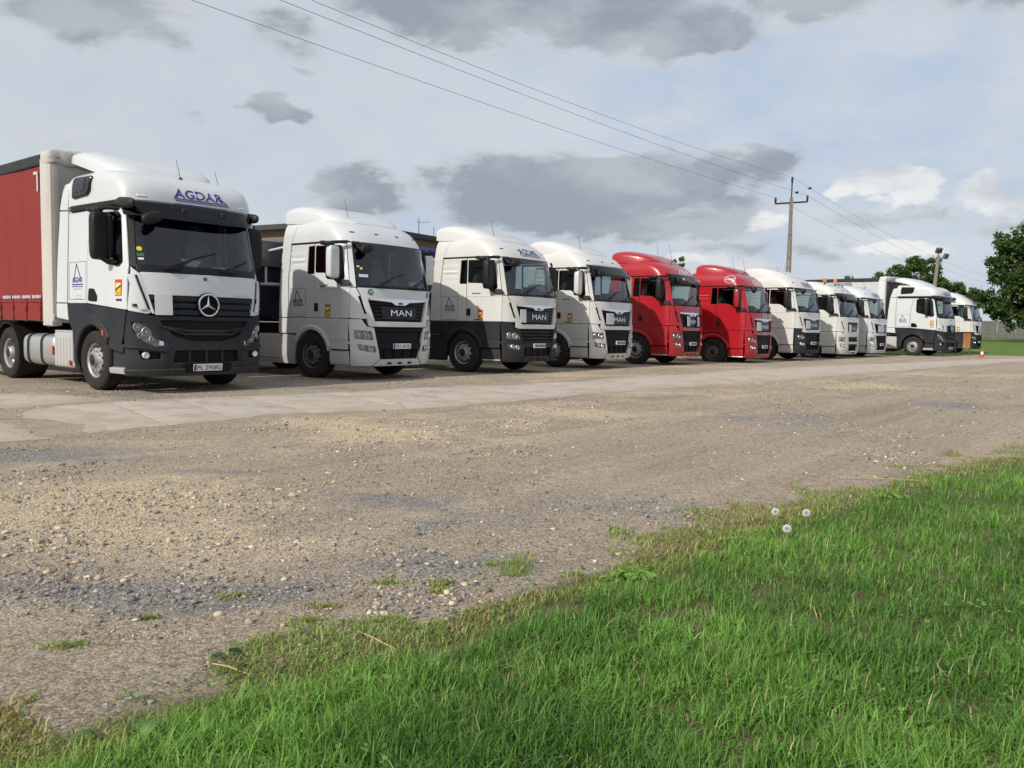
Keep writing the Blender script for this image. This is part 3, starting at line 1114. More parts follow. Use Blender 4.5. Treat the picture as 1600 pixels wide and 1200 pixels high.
    def gbars():
        mb = MB()
        for k in range(5):
            z = 1.29 + k * .078
            hw = .70 + (z - 1.235) * .30
            panel(S.F, [(-hw, z), (hw, z), (hw, z + .018), (-hw, z + .018)], off=-.030, th=.02, bev=.004, r=0, mb=mb)
        panel(S.F, [(-.50, 1.30), (.50, 1.30), (.53, 1.56), (-.53, 1.56)], off=-.020, th=.03, bev=.006, r=.02, mb=mb)
        return mb
    obj('grille_bar', gbars, 'visor_black', gr, (K, 'gbars'))
    if not old:
        cs = P('chrome_strip', 'chrome', S.F, [(-.87, 1.722), (.87, 1.722), (.84, 1.68), (.27, 1.645), (.15, 1.585), (-.15, 1.585), (-.27, 1.645), (-.84, 1.68)], 0, off=.020, th=.05, bev=.012, r=.01, res=.08)

        def emb():
            mb = MB()
            decal(S.F, [[(-.07, 1.61), (-.02, 1.60), (.05, 1.61), (.08, 1.635), (.03, 1.645), (-.04, 1.65), (-.08, 1.635)]], .024, 0, mb)
            decal(S.F, [[(-.05, 1.60), (-.03, 1.60), (-.03, 1.615), (-.05, 1.615)], [(.04, 1.60), (.06, 1.60), (.06, 1.62), (.04, 1.62)]], .024, 0, mb)
            return mb
        obj('lion_emblem', emb, 'lamp_dark', cs, (K, 'emb'))
    obj('maker_lettering', lambda: lettering(S.F, 'MAN', .03, 1.425, .62, .125, .004, .0), o.get('letters', 'chrome'), gr, (K, 'letters'))
    for u, wd in o.get('boards', ()):
        mb = panel(S.F, [(u - wd / 2, 1.28), (u + wd / 2, 1.28), (u + wd / 2, 1.60), (u - wd / 2, 1.60)], off=.035, th=.012, r=.01, bev=.002)
        obj('hazard_board', mb, 'sign_board', t)
    lgc = o.get('lower_bar', 'grille_black')
    lg = P('lower_grille', 'grille_black', S.F, [(-.76, 1.115), (.76, 1.115), (.59, .43), (-.59, .43)], 0, off=-.06, th=.02, r=.01)

    def lbars(style):
        mb = MB()
        if style == 'slats':
            zs = [(1.045, .04), (.965, .035), (.885, .035), (.805, .03)]
        else:
            zs = [(1.06, .05)]
        for z, h in zs:
            hw = .585 + (z - .45) * .235
            panel(S.F, [(-hw, z - h / 2), (hw, z - h / 2), (hw, z + h / 2), (-hw, z + h / 2)], off=-.005, th=.05, bev=.008, r=0, mb=mb)
        hw = .585 + .27 * .235
        panel(S.F, [(-hw, .655), (hw, .655), (hw + .02, .775), (-hw - .02, .775)], off=.0, th=.06, bev=.01, r=0, mb=mb)
        for y in (-.42, -.14, .14, .42):
            panel(S.F, [(y - .01, .46), (y + .01, .46), (y + .01, .65), (y - .01, .65)], off=-.03, th=.03, bev=.003, r=0, mb=mb)
        return mb
    sty = o.get('lower', 'plain')
    obj('grille_bar', lambda: lbars(sty), lgc, lg, (K, 'lbars', sty))
    if old:
        def oldb():
            mb = MB()
            panel(S.F, [(-.78, .74), (.78, .74), (.80, .84), (-.80, .84)], off=.016, th=.08, bev=.012, r=.01, mb=mb)
            panel(S.F, [(-.86, 1.05), (.86, 1.05), (.88, 1.13), (-.88, 1.13)], off=.014, th=.08, bev=.012, r=.01, mb=mb)
            for s in (-1, 1):
                panel(S.F, [(s * .50, .45), (s * .74, .45), (s * .78, 1.06), (s * .54, 1.06)], off=.012, th=.06, bev=.01, r=.01, mb=mb)
            return mb
        obj('bumper_bar', oldb, bum, t, (K, 'oldb'))
    sk = P('skid_plate', o.get('skid', bum), S.F, [(-.715, .295), (.715, .295), (.555, .435), (-.555, .435)], 0, off=.014, th=.08, r=.02)
    for y in (-.3, 0, .3):
        P('skid_slot', 'grille_black', S.F, [(y - .06, .335), (y + .06, .335), (y + .06, .375), (y - .06, .375)], y, sk, off=.018, th=.01, r=.01, bev=0)
    if o.get('plate'):
        plate(t, S.F, o.get('plate_y', .03), o.get('plate_z', .70), o['plate'], .03)
    ws = P('windscreen', 'windscreen', S.F, [(-1.07, 1.94), (1.07, 1.94), (1.0, 2.872), (-1.0, 2.872)], 0, off=.0, th=.012, res=.10, r=.04)
    P('cowl', 'black_plastic', S.F, [(-1.05, 1.925), (1.05, 1.925), (1.05, 1.985), (-1.05, 1.985)], 0, ws, off=.010, th=.02, r=.01)
    wipers(ws, S, (K, 'wip'), 2)
    front_mirror(t, (1.36, -.86, 2.74), (K, 'fm'))
    rear = obj('cab_rear_wall', lambda: MB().box((-.80, 0, 2.12), (.05, 2.30, 2.35), .02).box((-.45, 0, 1.0), (.7, 2.0, .12), .02), up, t, (K, 'rear'))
    # roof
    def roof(low):
        zs = [2.90, 2.98, 3.06, 3.14, 3.20, 3.26, 3.31, 3.35, 3.385, 3.41, 3.435, 3.455, 3.468]
        if low:
            zs = [2.90 + (z - 2.90) for z in zs]
        return MB().loft([ring(S, z, -.80) for z in zs], True, True)
    rf = obj('roof', lambda: roof(False), up, t, (K, 'roof'), 40)
    P('roof_edge', up, S.F, [(-1.02, 2.885), (1.02, 2.885), (.98, 3.0), (-.98, 3.0)], 0, rf, off=.004, r=.01)
    for yl in (-.90, -.3, .3, .90):
        P('position_lamp', 'lamp_dark', S.F, [(yl - .05, 3.085), (yl + .05, 3.085), (yl + .05, 3.11), (yl - .05, 3.11)], yl, rf, off=.012, th=.02, r=.01)
    sp = o.get('spoiler', 'tall')
    if sp == 'tall':
        secs = [(-1.0, 1.12, 3.36, 3.70), (-.90, 1.135, 3.34, 3.755), (-.62, 1.135, 3.33, 3.765), (-.30, 1.11, 3.30, 3.73), (.0, 1.06, 3.28, 3.66), (.28, .98, 3.25, 3.57), (.50, .84, 3.22, 3.46), (.68, .66, 3.20, 3.34)]
    elif sp == 'scoop':
        secs = [(-.86, .96, 3.34, 3.66), (-.72, .99, 3.34, 3.72), (-.45, .99, 3.34, 3.72), (-.15, .95, 3.32, 3.68), (.15, .89, 3.30, 3.61), (.40, .80, 3.26, 3.54), (.55, .68, 3.24, 3.46), (.62, .60, 3.22, 3.36)]
    else:
        secs = [(-.90, 1.04, 3.34, 3.52), (-.6, 1.04, 3.34, 3.53), (-.1, .98, 3.30, 3.51), (.3, .84, 3.25, 3.46), (.5, .6, 3.2, 3.38)]
    obj('roof_spoiler', lambda: MB().loft(hood_loft(secs, e=5.5), True, True), up, t, (K, 'sp', sp), 40)
    if o.get('visor'):
        v = obj('sun_visor', lambda: visor_mesh(S, 2.66, 2.98, .13, 1.06), o['visor'], t, (K, 'visor'))
        if o.get('visor_text'):
            ch = lambda u, vv: S.F(u, vv) + np.stack([np.full_like(u, .165) + 0 * vv, 0 * u, 0 * u], -1)
            for s_, u0, wd, m in o['visor_text']:
                obj('visor_lettering', lettering(ch, s_, u0, 2.80, wd, .075, .012, .02), m, v)
    if o.get('logo'):
        brand_logo(t, S.F, o.get('logo_y', .08), 3.075, .82, o['logo'], ht=.15)
    Cr = S.side(-1)
    if o.get('emblem'):
        side_logo(t, Cr, -.44, 1.60, .32, o['emblem'], o.get('sub', False))
    if o.get('hatch', True):
        hq = [(-.70, 1.325), (-.17, 1.325), (-.17, 1.92), (-.70, 1.92)]
        obj('locker_seam', lambda: decal(Cr, [q for q in strip2d(hq + hq[:1], .007)], .0025), 'lamp_dark', t, (K, 'hatch'))
    if o.get('sticker'):
        warning_sticker(t, Cr, .555, 1.45, .16, .26)
    if o.get('code'):
        obj('type_lettering', lettering(Cr, o['code'], .42, 1.985, .27, .035, .004, .01), 'dark_print', t)
    for ps, h in o.get('antennas', [((.50, -.62, 3.40), .45)]):
        antenna(t, ps, h)
    obj('chassis', lambda: chassis_mesh('man'), 'black_plastic', t, 'chassis')
    cab_interior(t, S, K)
    TRUCKS.append(t)
    return t


def visor_mesh(S, z0, z1, out, hw):
    """Curved dark shade standing off the top of the windscreen."""
    mb = MB()
    lo = []
    for y in np.linspace(-hw, hw, 21):
        def pt(z, o_):
            p = S.F(np.array([y]), np.array([z]))[0]
            return (p[0] + o_, y, z)
        e = abs(y) / hw
        drop = .05 * e ** 4
        lo.append([pt(z1, .03), pt(z1 - .04, out * .75), pt(z0 + .06 - drop, out + .02), pt(z0 - drop, out), pt(z0 + .01 - drop, out - .015), pt(z1 - .06, out * .55), pt(z1 - .02, .0)])
    return mb.loft(lo)


# ------------------------------------------------------------------ the round-cornered tractor units with the star grille
MB_S = Surf(W=[(.2, 1.17), (.45, 1.235), (1.3, 1.24), (2.0, 1.225), (2.95, 1.19), (3.12, 1.195), (3.46, 1.175), (3.57, 1.12), (3.65, 1.02), (3.71, .86), (3.75, .6)],
            X=[(.2, 1.36), (.34, 1.42), (.55, 1.45), (1.2, 1.44), (1.6, 1.42), (1.95, 1.385), (2.95, 1.15), (3.10, 1.12), (3.30, 1.075), (3.45, .96), (3.56, .78), (3.64, .50), (3.70, .1), (3.75, -.3)],
            a=.58, n=2.8)


MB_R = Surf(W=[(2.9, 1.195), (3.46, 1.18), (3.58, 1.135), (3.66, 1.04), (3.715, .88), (3.75, .6)],
            X=[(2.9, 1.12), (3.10, 1.12), (3.30, 1.075), (3.45, .96), (3.56, .78), (3.64, .50), (3.70, .1), (3.75, -.3)], a=.50, n=4.0)


def build_merc(name, label, pos, rz, o):
    S = MB_S
    t = tag(empty(name, (pos[0], pos[1], o.get('z', 0)), rz), label, 'truck', 'tractor units parked in a row')
    up, low = 'white_paint', 'slate_plastic'
    K = 'merc'

    def P(nm, mat, chart, poly, side=0, par=t, **kw):
        ext = kw.pop('ext', '')
        return obj(nm, lambda: panel(chart, poly, **kw), mat, par, (K, nm, side, ext))

    for sg in (-1, 1):
        C, U = S.side(sg), S.U(sg)
        P('side_deflector', up, C, [(-1.37, 1.47), (-.945, 1.46), (-.945, 3.03), (-1.27, 3.05), (-1.33, 2.4)], sg, off=.012, r=.02)
        P('side_deflector', up, C, [(-1.26, 3.07), (-.945, 3.05), (-.93, 3.52), (-1.12, 3.50)], sg, off=.012, r=.02, ext='top')
        P('side_deflector', up, C, [(-1.36, 1.20), (-.90, 1.16), (-.95, 1.445), (-1.37, 1.45)], sg, off=.012, r=.02, ext='low')
        P('sleeper_panel', up, C, [(-.93, 1.455), (-.195, 1.45), (-.195, 2.4), (-.07, 2.99), (-.93, 2.99)], sg, r=.02)
        hq = [(-.88, 1.52), (-.24, 1.51), (-.24, 2.15), (-.88, 2.15)]
        if sg < 0:
            obj('locker_seam', lambda: decal(C, strip2d(hq + hq[:1], .007), .003), 'lamp_dark', t, (K, 'hatch'))
        win = [(.075, 2.32), (.16, 2.22), (.40, 2.17), (.80, 2.03), (.92, 2.03), (.985, 2.10), (.86, 2.85), (.80, 2.91), (.12, 2.93), (.075, 2.90)]
        d = P('door', up, C, [(-.18, 1.45), (1.105, 1.345), (1.09, 2.05), (.90, 2.99), (-.06, 2.99), (-.18, 2.4)], sg, holes=[win], r=.02, hr=.04)
        P('side_window', 'side_glass', C, win, sg, d, off=-.016, th=.012, r=.03)
        hand = [(-.14, 1.49), (.17, 1.475), (.18, 1.57), (.06, 1.69), (-.12, 1.70)]
        P('door_handle', 'gloss_black', C, hand, sg, d, off=.014, th=.03, r=.04)
        P('drip_rail', 'black_plastic', C, [(-.81, 3.0), (1.04, 3.0), (1.06, 3.09), (-.81, 3.105)], sg, off=.035, th=.06, bev=.02, r=.02)
        P('pillar', 'black_plastic', U, S.tok([('x', 1.10, 2.05), ('x', .91, 3.0), ('y', 1.0, 3.0), ('y', 1.065, 2.01)]), sg, off=.0, r=.015)
        P('corner_panel', up, U, S.tok([('x', 1.115, 1.335), ('x', 1.115, 2.04), ('y', 1.13, 2.03), ('y', 1.045, 1.93), ('y', .90, 1.31), ('y', .96, 1.285)]), sg, off=.012, r=.03, res=.07)
        # slotted air guide standing off the corner
        P('air_guide', up, U, S.tok([('y', 1.165, 1.90), ('y', 1.095, 1.91), ('y', .955, 1.34), ('y', 1.06, 1.34)]), sg, off=.045, th=.03, bev=.012, r=.03)
        P('air_vane', 'slate_plastic', U, S.tok([('y', 1.09, 1.90), ('y', 1.065, 1.90), ('y', .925, 1.36), ('y', .95, 1.35)]), sg, off=.02, th=.03, r=.01)
        # dark fender and arch
        arc = [(.60 * math.cos(R(a)), .50 + .60 * math.sin(R(a))) for a in np.linspace(35, 158, 18)]
        fe = P('fender', low, C, [(-.885, 1.13), (-.94, 1.445), (-.18, 1.435), (1.10, 1.33), (1.04, .94), (.98, .78), (.56, .86)] + arc[1:], sg, off=.006, r=0)
        lip = [(.585 * math.cos(R(a)), .50 + .585 * math.sin(R(a))) for a in np.linspace(28, 185, 24)]
        lip2 = [((.70 + .05 * math.sin(R(a))) * math.cos(R(a)), .50 + (.70 + .05 * math.sin(R(a))) * math.sin(R(a))) for a in np.linspace(185, 34, 24)]
        P('arch_lip', low, C, lip + lip2, sg, fe, off=.035, th=.16, bev=.025, r=0, res=.06)
        P('mud_flap', 'black_plastic', C, [(-.60, .25), (-.60, 1.05), (-.80, 1.05), (-.76, .25)], sg, off=-.01, th=.30, r=.03)
        P('reflector', 'red_lens', C, [(.40, .93), (.48, .91), (.48, 1.0), (.40, 1.01)], sg, fe, off=.05, th=.05, r=.01)
        st = P('step', low, C, [(.52, .29), (1.00, .29), (1.03, .77), (.60, .84)], sg, off=-.07, r=.03, th=.05)
        P('tread', 'silver_skirt', C, [(.50, .31), (1.0, .31), (1.0, .40), (.52, .40)], sg, st, off=.0, th=.10, r=.01)
        P('step_edge', low, C, [(.58, .72), (1.03, .66), (1.04, .79), (.57, .86)], sg, st, off=.01, th=.10, r=.02)
        P('wheel_housing', 'black_plastic', C, [(-.62, .42), (-.62, 1.20), (.62, 1.20), (.62, .42)], sg, off=-.42, th=.02, r=.1)
        # bumper corner with the swept headlamp
        hl = S.tok([('y', 1.165, 1.155), ('y', 1.02, 1.13), ('y', .93, 1.04), ('y', .87, .90), ('y', .72, .865), ('y', .705, .765), ('y', .86, .765), ('y', 1.05, .86), ('y', 1.13, .95)])
        fo = S.tok([('y', 1.09, .70), ('y', .80, .67), ('y', .78, .56), ('y', 1.04, .555)])
        bc = P('bumper_corner', low, U, S.tok([('x', 1.03, .30), ('x', 1.06, .90), ('x', 1.115, 1.325), ('y', .98, 1.275), ('y', .90, 1.25), ('y', .70, .90), ('y', .62, .74), ('y', .66, .30)]), sg, holes=[hl, fo], off=.014, res=.06, r=.03, hr=.015, th=.06)
        P('bumper_lip', low, U, S.tok([('x', 1.03, .295), ('x', 1.03, .40), ('y', .66, .41), ('y', .66, .295)]), sg, bc, off=.040, th=.05, bev=.015, r=.02)
        P('bumper_crease', low, U, S.tok([('x', 1.05, .735), ('x', 1.05, .80), ('y', 1.0, .755), ('y', .70, .70), ('y', .70, .675), ('y', 1.0, .72)]), sg, bc, off=.040, th=.03, bev=.014, r=.01)
        lm = [S.tok([('y', 1.10, 1.075)])[0] + (.065,), S.tok([('y', .985, 1.0)])[0] + (.075,), S.tok([('y', .90, .88)])[0] + (.06,), S.tok([('y', 1.06, .935)])[0] + (.05,)]
        h = headlight(bc, U, hl, lm, (K, 'head', sg), depth=.07)
        P('light_guide', 'chrome', U, S.tok([('y', .80, .865), ('y', .725, .86), ('y', .715, .775), ('y', .81, .775)]), sg, h, off=-.02, th=.02, r=.01)
        fl = obj('fog_recess', lambda: panel(U, fo, off=-.05, th=.01, r=.01), 'grille_black', bc, (K, 'fogr', sg))
        c, N = on_chart(U, *[np.array([q]) for q in S.tok([('y', 1.0, .625)])[0]], np.array([-.02]))
        obj('fog_lamp', lambda: MB().lathe([(.055, -.02), (.055, .02), (.048, .03), (.03, .02), (0, .012)], tuple(c[0]), 'x', 18), 'lamp_bowl', bc, (K, 'fogl', sg))
        mirrors(t, sg, .66, 2.15, 2.88, 1.20, 'black_plastic', K, .15, .29)
        wheel(t, 0, sg * 1.225, sg, o.get('rim', ['steel_rim', 'black_plastic', 'dull_alloy']), steer=o.get('steer', 0))
        wheel(t, -3.70, sg * 1.22, sg, ['steel_rim', 'black_plastic', 'dull_alloy'], rear=True)
        m = obj('mudguard', lambda: mudguard_mesh(sg), 'black_plastic', t, ('mud', sg))
        m.location.x = -.05
        # fuel tank with straps, ribbed battery box
        tk = obj('fuel_tank', lambda: tank_mesh(sg), 'dull_alloy', t, (K, 'tank', sg))
        obj('strap', lambda: strap_mesh(sg), 'black_plastic', tk, (K, 'strap', sg))
        obj('side_marker', lambda: MB().box((-1.66, sg * 1.225, .62), (.07, .02, .16), .008), 'amber_lens', tk, (K, 'marker', sg))
        bx = obj('battery_box', lambda: batt_mesh(sg), 'silver_skirt', t, (K, 'batt', sg))
        obj('side_marker', lambda: MB().box((-.90, sg * 1.235, .42), (.07, .02, .09), .008), 'red_lens', bx, (K, 'marker2', sg))
    # front
    P('front_panel', up, S.F, [(-1.035, 1.945), (1.035, 1.945), (.95, 1.59), (-.95, 1.59)], 0, off=.014, th=.06, r=.02)
    for sg in (-1, 1):
        P('front_cheek', up, S.F, [(sg * 1.03, 1.93), (sg * .945, 1.60), (sg * .865, 1.29), (sg * .90, 1.29), (sg * 1.045, 1.93)], sg, off=.020, th=.06, r=.005)
    gr = P('grille', 'grille_black', S.F, [(-.96, 1.60), (.96, 1.60), (.87, 1.26), (-.87, 1.26)], 0, off=-.03, th=.02, r=.01)

    def gb():
        mb = MB()
        for z0, z1, hw in ((1.50, 1.575, .915), (1.39, 1.465, .885), (1.28, 1.355, .86)):
            panel(S.F, [(-hw, z0), (hw, z0), (hw + .02, z1), (-hw - .02, z1)], off=.010, th=.05, bev=.012, r=.01, mb=mb)
        return mb
    obj('grille_bar', gb, 'slate_plastic', gr, (K, 'gb'))

    def star():
        mb = MB()
        x = float(S.F(np.array([0.0]), np.array([1.45]))[0][0]) + .045
        tor = []
        for k in range(37):
            a = 2 * math.pi * k / 36
            tor.append((x + .01, .178 * math.cos(a), 1.45 + .178 * math.sin(a)))
        mb.tube(tor, .016, 8, caps=False, mi=0)
        mb.lathe([(.205, x - .03), (.205, x - .005), (.19, x + .005), (0, x - .005)], (0, 0, 1.45), 'x', 32, mi=1)
        for k in range(3):
            a = math.pi / 2 + k * 2 * math.pi / 3
            tip = (x + .005, .172 * math.cos(a), 1.45 + .172 * math.sin(a))
            l = (x + .005, .030 * math.cos(a + 1.05), 1.45 + .030 * math.sin(a + 1.05))
            r_ = (x + .005, .030 * math.cos(a - 1.05), 1.45 + .030 * math.sin(a - 1.05))
            cc = (x + .030, 0, 1.45)
            mb.add([tip, l, cc, r_], [(0, 1, 2), (0, 2, 3)], 0)
        return mb
    obj('star_emblem', star, ['chrome', 'gloss_black'], gr, (K, 'star'))
    obj('small_badge', lambda: MB().lathe([(.03, 0), (.03, .02), (0, .022)], (float(S.x(1.88)) + .012, -.02, 1.88), 'x', 14), 'lamp_dark', t, (K, 'badge'))
    obj('model_lettering', lambda: lettering(S.F, 'Actros', .68, 1.63, .36, .06, .018, .0, shear=.3), 'pale_print', t, (K, 'model'))
    if o.get('board'):
        mb = panel(S.F, [(-.86, 1.27), (-.60, 1.27), (-.60, 1.60), (-.86, 1.60)], off=.03, th=.012, r=.01, bev=.002)
        obj('hazard_board', mb, 'sign_board', t)
    # lower bumper with V-shaped mesh openings
    bm = P('bumper', low, S.F, [(-.93, 1.255), (.93, 1.255), (.72, .90), (.63, .74), (.67, .30), (-.67, .30), (-.63, .74), (-.72, .90)], 0, off=.008,
           holes=[[(-.80, 1.19), (.80, 1.19), (.74, 1.10), (.35, 1.04), (-.35, 1.04), (-.74, 1.10)], [(-.68, 1.05), (-.30, .99), (.30, .99), (.68, 1.05), (.58, .93), (.25, .85), (-.25, .85), (-.58, .93)],
                  [(-.57, .70), (.57, .70), (.60, .50), (-.60, .50)]], r=.02, hr=.02, th=.08, res=.07)
    obj('mesh_insert', lambda: merc_mesh_insert(S), ['grille_black', 'slate_plastic'], bm, (K, 'mesh'))
    P('chin', low, S.F, [(-.40, .98), (.40, .98), (.82, 1.11), (.82, 1.085), (.40, .945), (-.40, .945), (-.82, 1.085), (-.82, 1.11)], 0, bm, off=.035, th=.05, bev=.012, r=.01, ext='v')
    P('bumper_lip', low, S.F, [(-.66, .295), (.66, .295), (.66, .41), (-.66, .41)], 0, bm, off=.040, th=.06, bev=.015, r=.01)
    P('plate_mount', 'grille_black', S.F, [(-.40, .345), (.40, .345), (.44, .50), (-.44, .50)], 0, bm, off=.048, th=.06, r=.02)
    plate(t, S.F, -.02, .425, o['plate'], .058)
    ws = P('windscreen', 'windscreen', S.F, [(-1.065, 1.955), (1.065, 1.955), (1.0, 2.97), (-1.0, 2.97)], 0, off=.0, th=.012, res=.10, r=.05)
    P('cowl', 'black_plastic', S.F, [(-1.07, 1.945), (1.07, 1.945), (1.07, 2.07), (-1.07, 2.07)], 0, ws, off=.008, th=.02, r=.01)
    wipers(ws, S, (K, 'wip'), 2, 2.02)
    front_mirror(t, (1.36, -.90, 2.80), (K, 'fm'))
    obj('cab_rear_wall', lambda: MB().box((-.93, 0, 2.30), (.05, 2.34, 2.3), .02).box((-.5, 0, 1.15), (.8, 2.0, .12), .02), up, t, (K, 'rear'))
    zs = [3.10, 3.16, 3.22, 3.28, 3.34, 3.39, 3.43, 3.47, 3.505, 3.535, 3.56, 3.585, 3.61, 3.635, 3.66, 3.68, 3.70, 3.718, 3.732, 3.742]
    rf = obj('roof', lambda: MB().loft([ring(MB_R, z, -.94) for z in zs], True, True), up, t, (K, 'roof'), 40)
    for sg in (-1, 1):
        C = MB_R.side(sg)
        rw = P('roof_window', 'visor_black', C, [(-.74, 3.22), (-.20, 3.245), (-.10, 3.31), (-.06, 3.55), (-.72, 3.565)], sg, rf, off=.045, th=.09, bev=.02, r=.04)
        P('window_pane', 'side_glass', C, [(-.70, 3.30), (-.30, 3.305), (-.24, 3.34), (-.24, 3.52), (-.70, 3.53)], sg, rw, off=.052, th=.01, r=.03)
        P('position_lamp', 'lamp_bowl', MB_R.U(sg), MB_R.tok([('y', .98, 3.155), ('y', .84, 3.155), ('y', .84, 3.185), ('y', .98, 3.185)]), sg, rf, off=.012, th=.02, r=.01)
    # tall roof spoiler
    secs = [(-1.10, 1.06, 3.90, 4.05), (-1.02, 1.09, 3.87, 4.10), (-.84, 1.10, 3.83, 4.11), (-.60, 1.09, 3.76, 4.07), (-.35, 1.05, 3.68, 4.00), (-.10, .98, 3.60, 3.92), (.12, .88, 3.55, 3.83), (.28, .76, 3.50, 3.74), (.40, .64, 3.45, 3.62)]
    obj('roof_spoiler', lambda: MB().loft(hood_loft(secs, e=4.5), True, True), up, t, (K, 'sp'), 40)
    v = obj('sun_visor', lambda: merc_visor(S), 'visor_glass' if o.get('clear_visor') else 'visor_black', t, (K, 'visor'))
    for yb in (-.35, .35):
        b = obj('visor_bracket', lambda: MB().box((0, 0, 0), (.06, .10, .09), .015), 'black_plastic', v, (K, 'brk'))
        b.location = (1.36, yb, 2.96)
    for sg in (-1, 1):
        b = obj('visor_arm', lambda: blob(MB(), (0, 0, 0), (.55, .12, .17), 3.0, rot=Matrix.Rotation(.10, 3, 'Y')), 'black_plastic', v, (K, 'vend'))
        b.location = (1.06 if sg < 0 else .98, sg * (1.17 if sg < 0 else 1.10), 3.03)
    brand_logo(t, MB_R.F, .08, 3.285, .92, 'blue_print', ht=.15)
    Cr = S.side(-1)
    side_logo(t, Cr, -.56, 1.78, .38, 'blue_print', True)
    warning_sticker(t, Cr, .90, 1.695, .19, .26)
    if o.get('code'):
        obj('fleet_number', lettering(Cr, o['code'], .92, 1.50, .17, .04, .006, .02), 'dark_print', t)
    for ps, h in o.get('antennas', [((.66, -.02, 3.58), .34), ((.50, .8, 3.56), .30)]):
        antenna(t, ps, h, (-.10, -.02))
    obj('chassis', lambda: chassis_mesh('merc'), 'black_plastic', t, 'chassis')
    cab_interior(t, S, K, -.88, 1.42, 2.98, 1.17)
    TRUCKS.append(t)
    return t


def tank_mesh(sg):
    mb = MB()
    lo = []
    for x, s in ((-3.0, .90), (-2.96, .98), (-2.9, 1.0), (-1.72, 1.0), (-1.66, .98), (-1.62, .90)):
        l = []
        for k in range(24):
            a = 2 * math.pi * k / 24
            f = lambda q: math.copysign(abs(q) ** .5, q)
            l.append((x, sg * (.90 + .32 * s * f(math.cos(a))), .61 + .295 * s * f(math.sin(a))))
        lo.append(l)
    return mb.loft(lo)


def strap_mesh(sg):
    mb = MB()
    for xc in (-2.72, -2.12):
        lo = []
        for x in (xc - .04, xc + .04):
            l = []
            for k in range(24):
                a = 2 * math.pi * k / 24
                f = lambda q: math.copysign(abs(q) ** .5, q)
                l.append((x, sg * (.90 + .332 * f(math.cos(a))), .61 + .307 * f(math.sin(a))))
            lo.append(l)
        mb.loft(lo)
    return mb


def batt_mesh(sg):
    mb = MB()
    mb.box((-1.22, sg * 1.00, .64), (.76, .42, .62), .03)
    for k in range(5):
        mb.box((-1.48 + k * .13, sg * 1.212, .62), (.055, .022, .48), .008)
    mb.box((-1.22, sg * 1.0, .965), (.74, .40, .03), .01)
    return mb


def merc_mesh_insert(S):
    mb = MB()
    panel(S.F, [(-.86, 1.22), (.86, 1.22), (.62, .82), (-.62, .82)], off=-.05, th=.01, r=0, bev=0, mb=mb)
    panel(S.F, [(-.62, .74), (.62, .74), (.64, .46), (-.64, .46)], off=-.07, th=.01, r=0, bev=0, mb=mb)
    for z in np.arange(.875, 1.20, .028):
        hw = .60 + (z - .82) * .55
        panel(S.F, [(-hw, z), (hw, z), (hw, z + .008), (-hw, z + .008)], off=-.04, th=.01, res=.3, bev=0, r=0, mb=mb, mi=1)
    for y in (-.30, 0.0, .30):
        panel(S.F, [(y - .02, .49), (y + .02, .49), (y + .02, .71), (y - .02, .71)], off=-.05, th=.02, res=.2, bev=0, r=0, mb=mb, mi=1)
    return mb


def merc_visor(S):
    mb = MB()
    lo = []
    for y in np.linspace(-1.16, 1.16, 25):
        e = min(1.0, abs(y) / 1.17)

        def pt(z, o_):
            p = S.F(np.array([min(max(y, -1.165), 1.165)]), np.array([z]))[0]
            return (p[0] + o_ * (1 - .35 * e ** 6), y, z)
        lo.append([pt(3.105, .02), pt(3.10, .10), pt(3.06, .18), pt(2.86 + .03 * e ** 3, .235), pt(2.80 + .05 * e ** 3, .23), pt(2.80 + .055 * e ** 3, .21), pt(3.02, .14), pt(3.07, .02)])
    return mb.loft(lo)


# ------------------------------------------------------------------ trailers
def axle_set(t, xs, zr=.5):
    for x in xs:
        for sg in (-1, 1):
            wheel(t, x, sg * 1.22, sg, ['steel_rim', 'black_plastic', 'dull_alloy'], rear=True, z=zr)


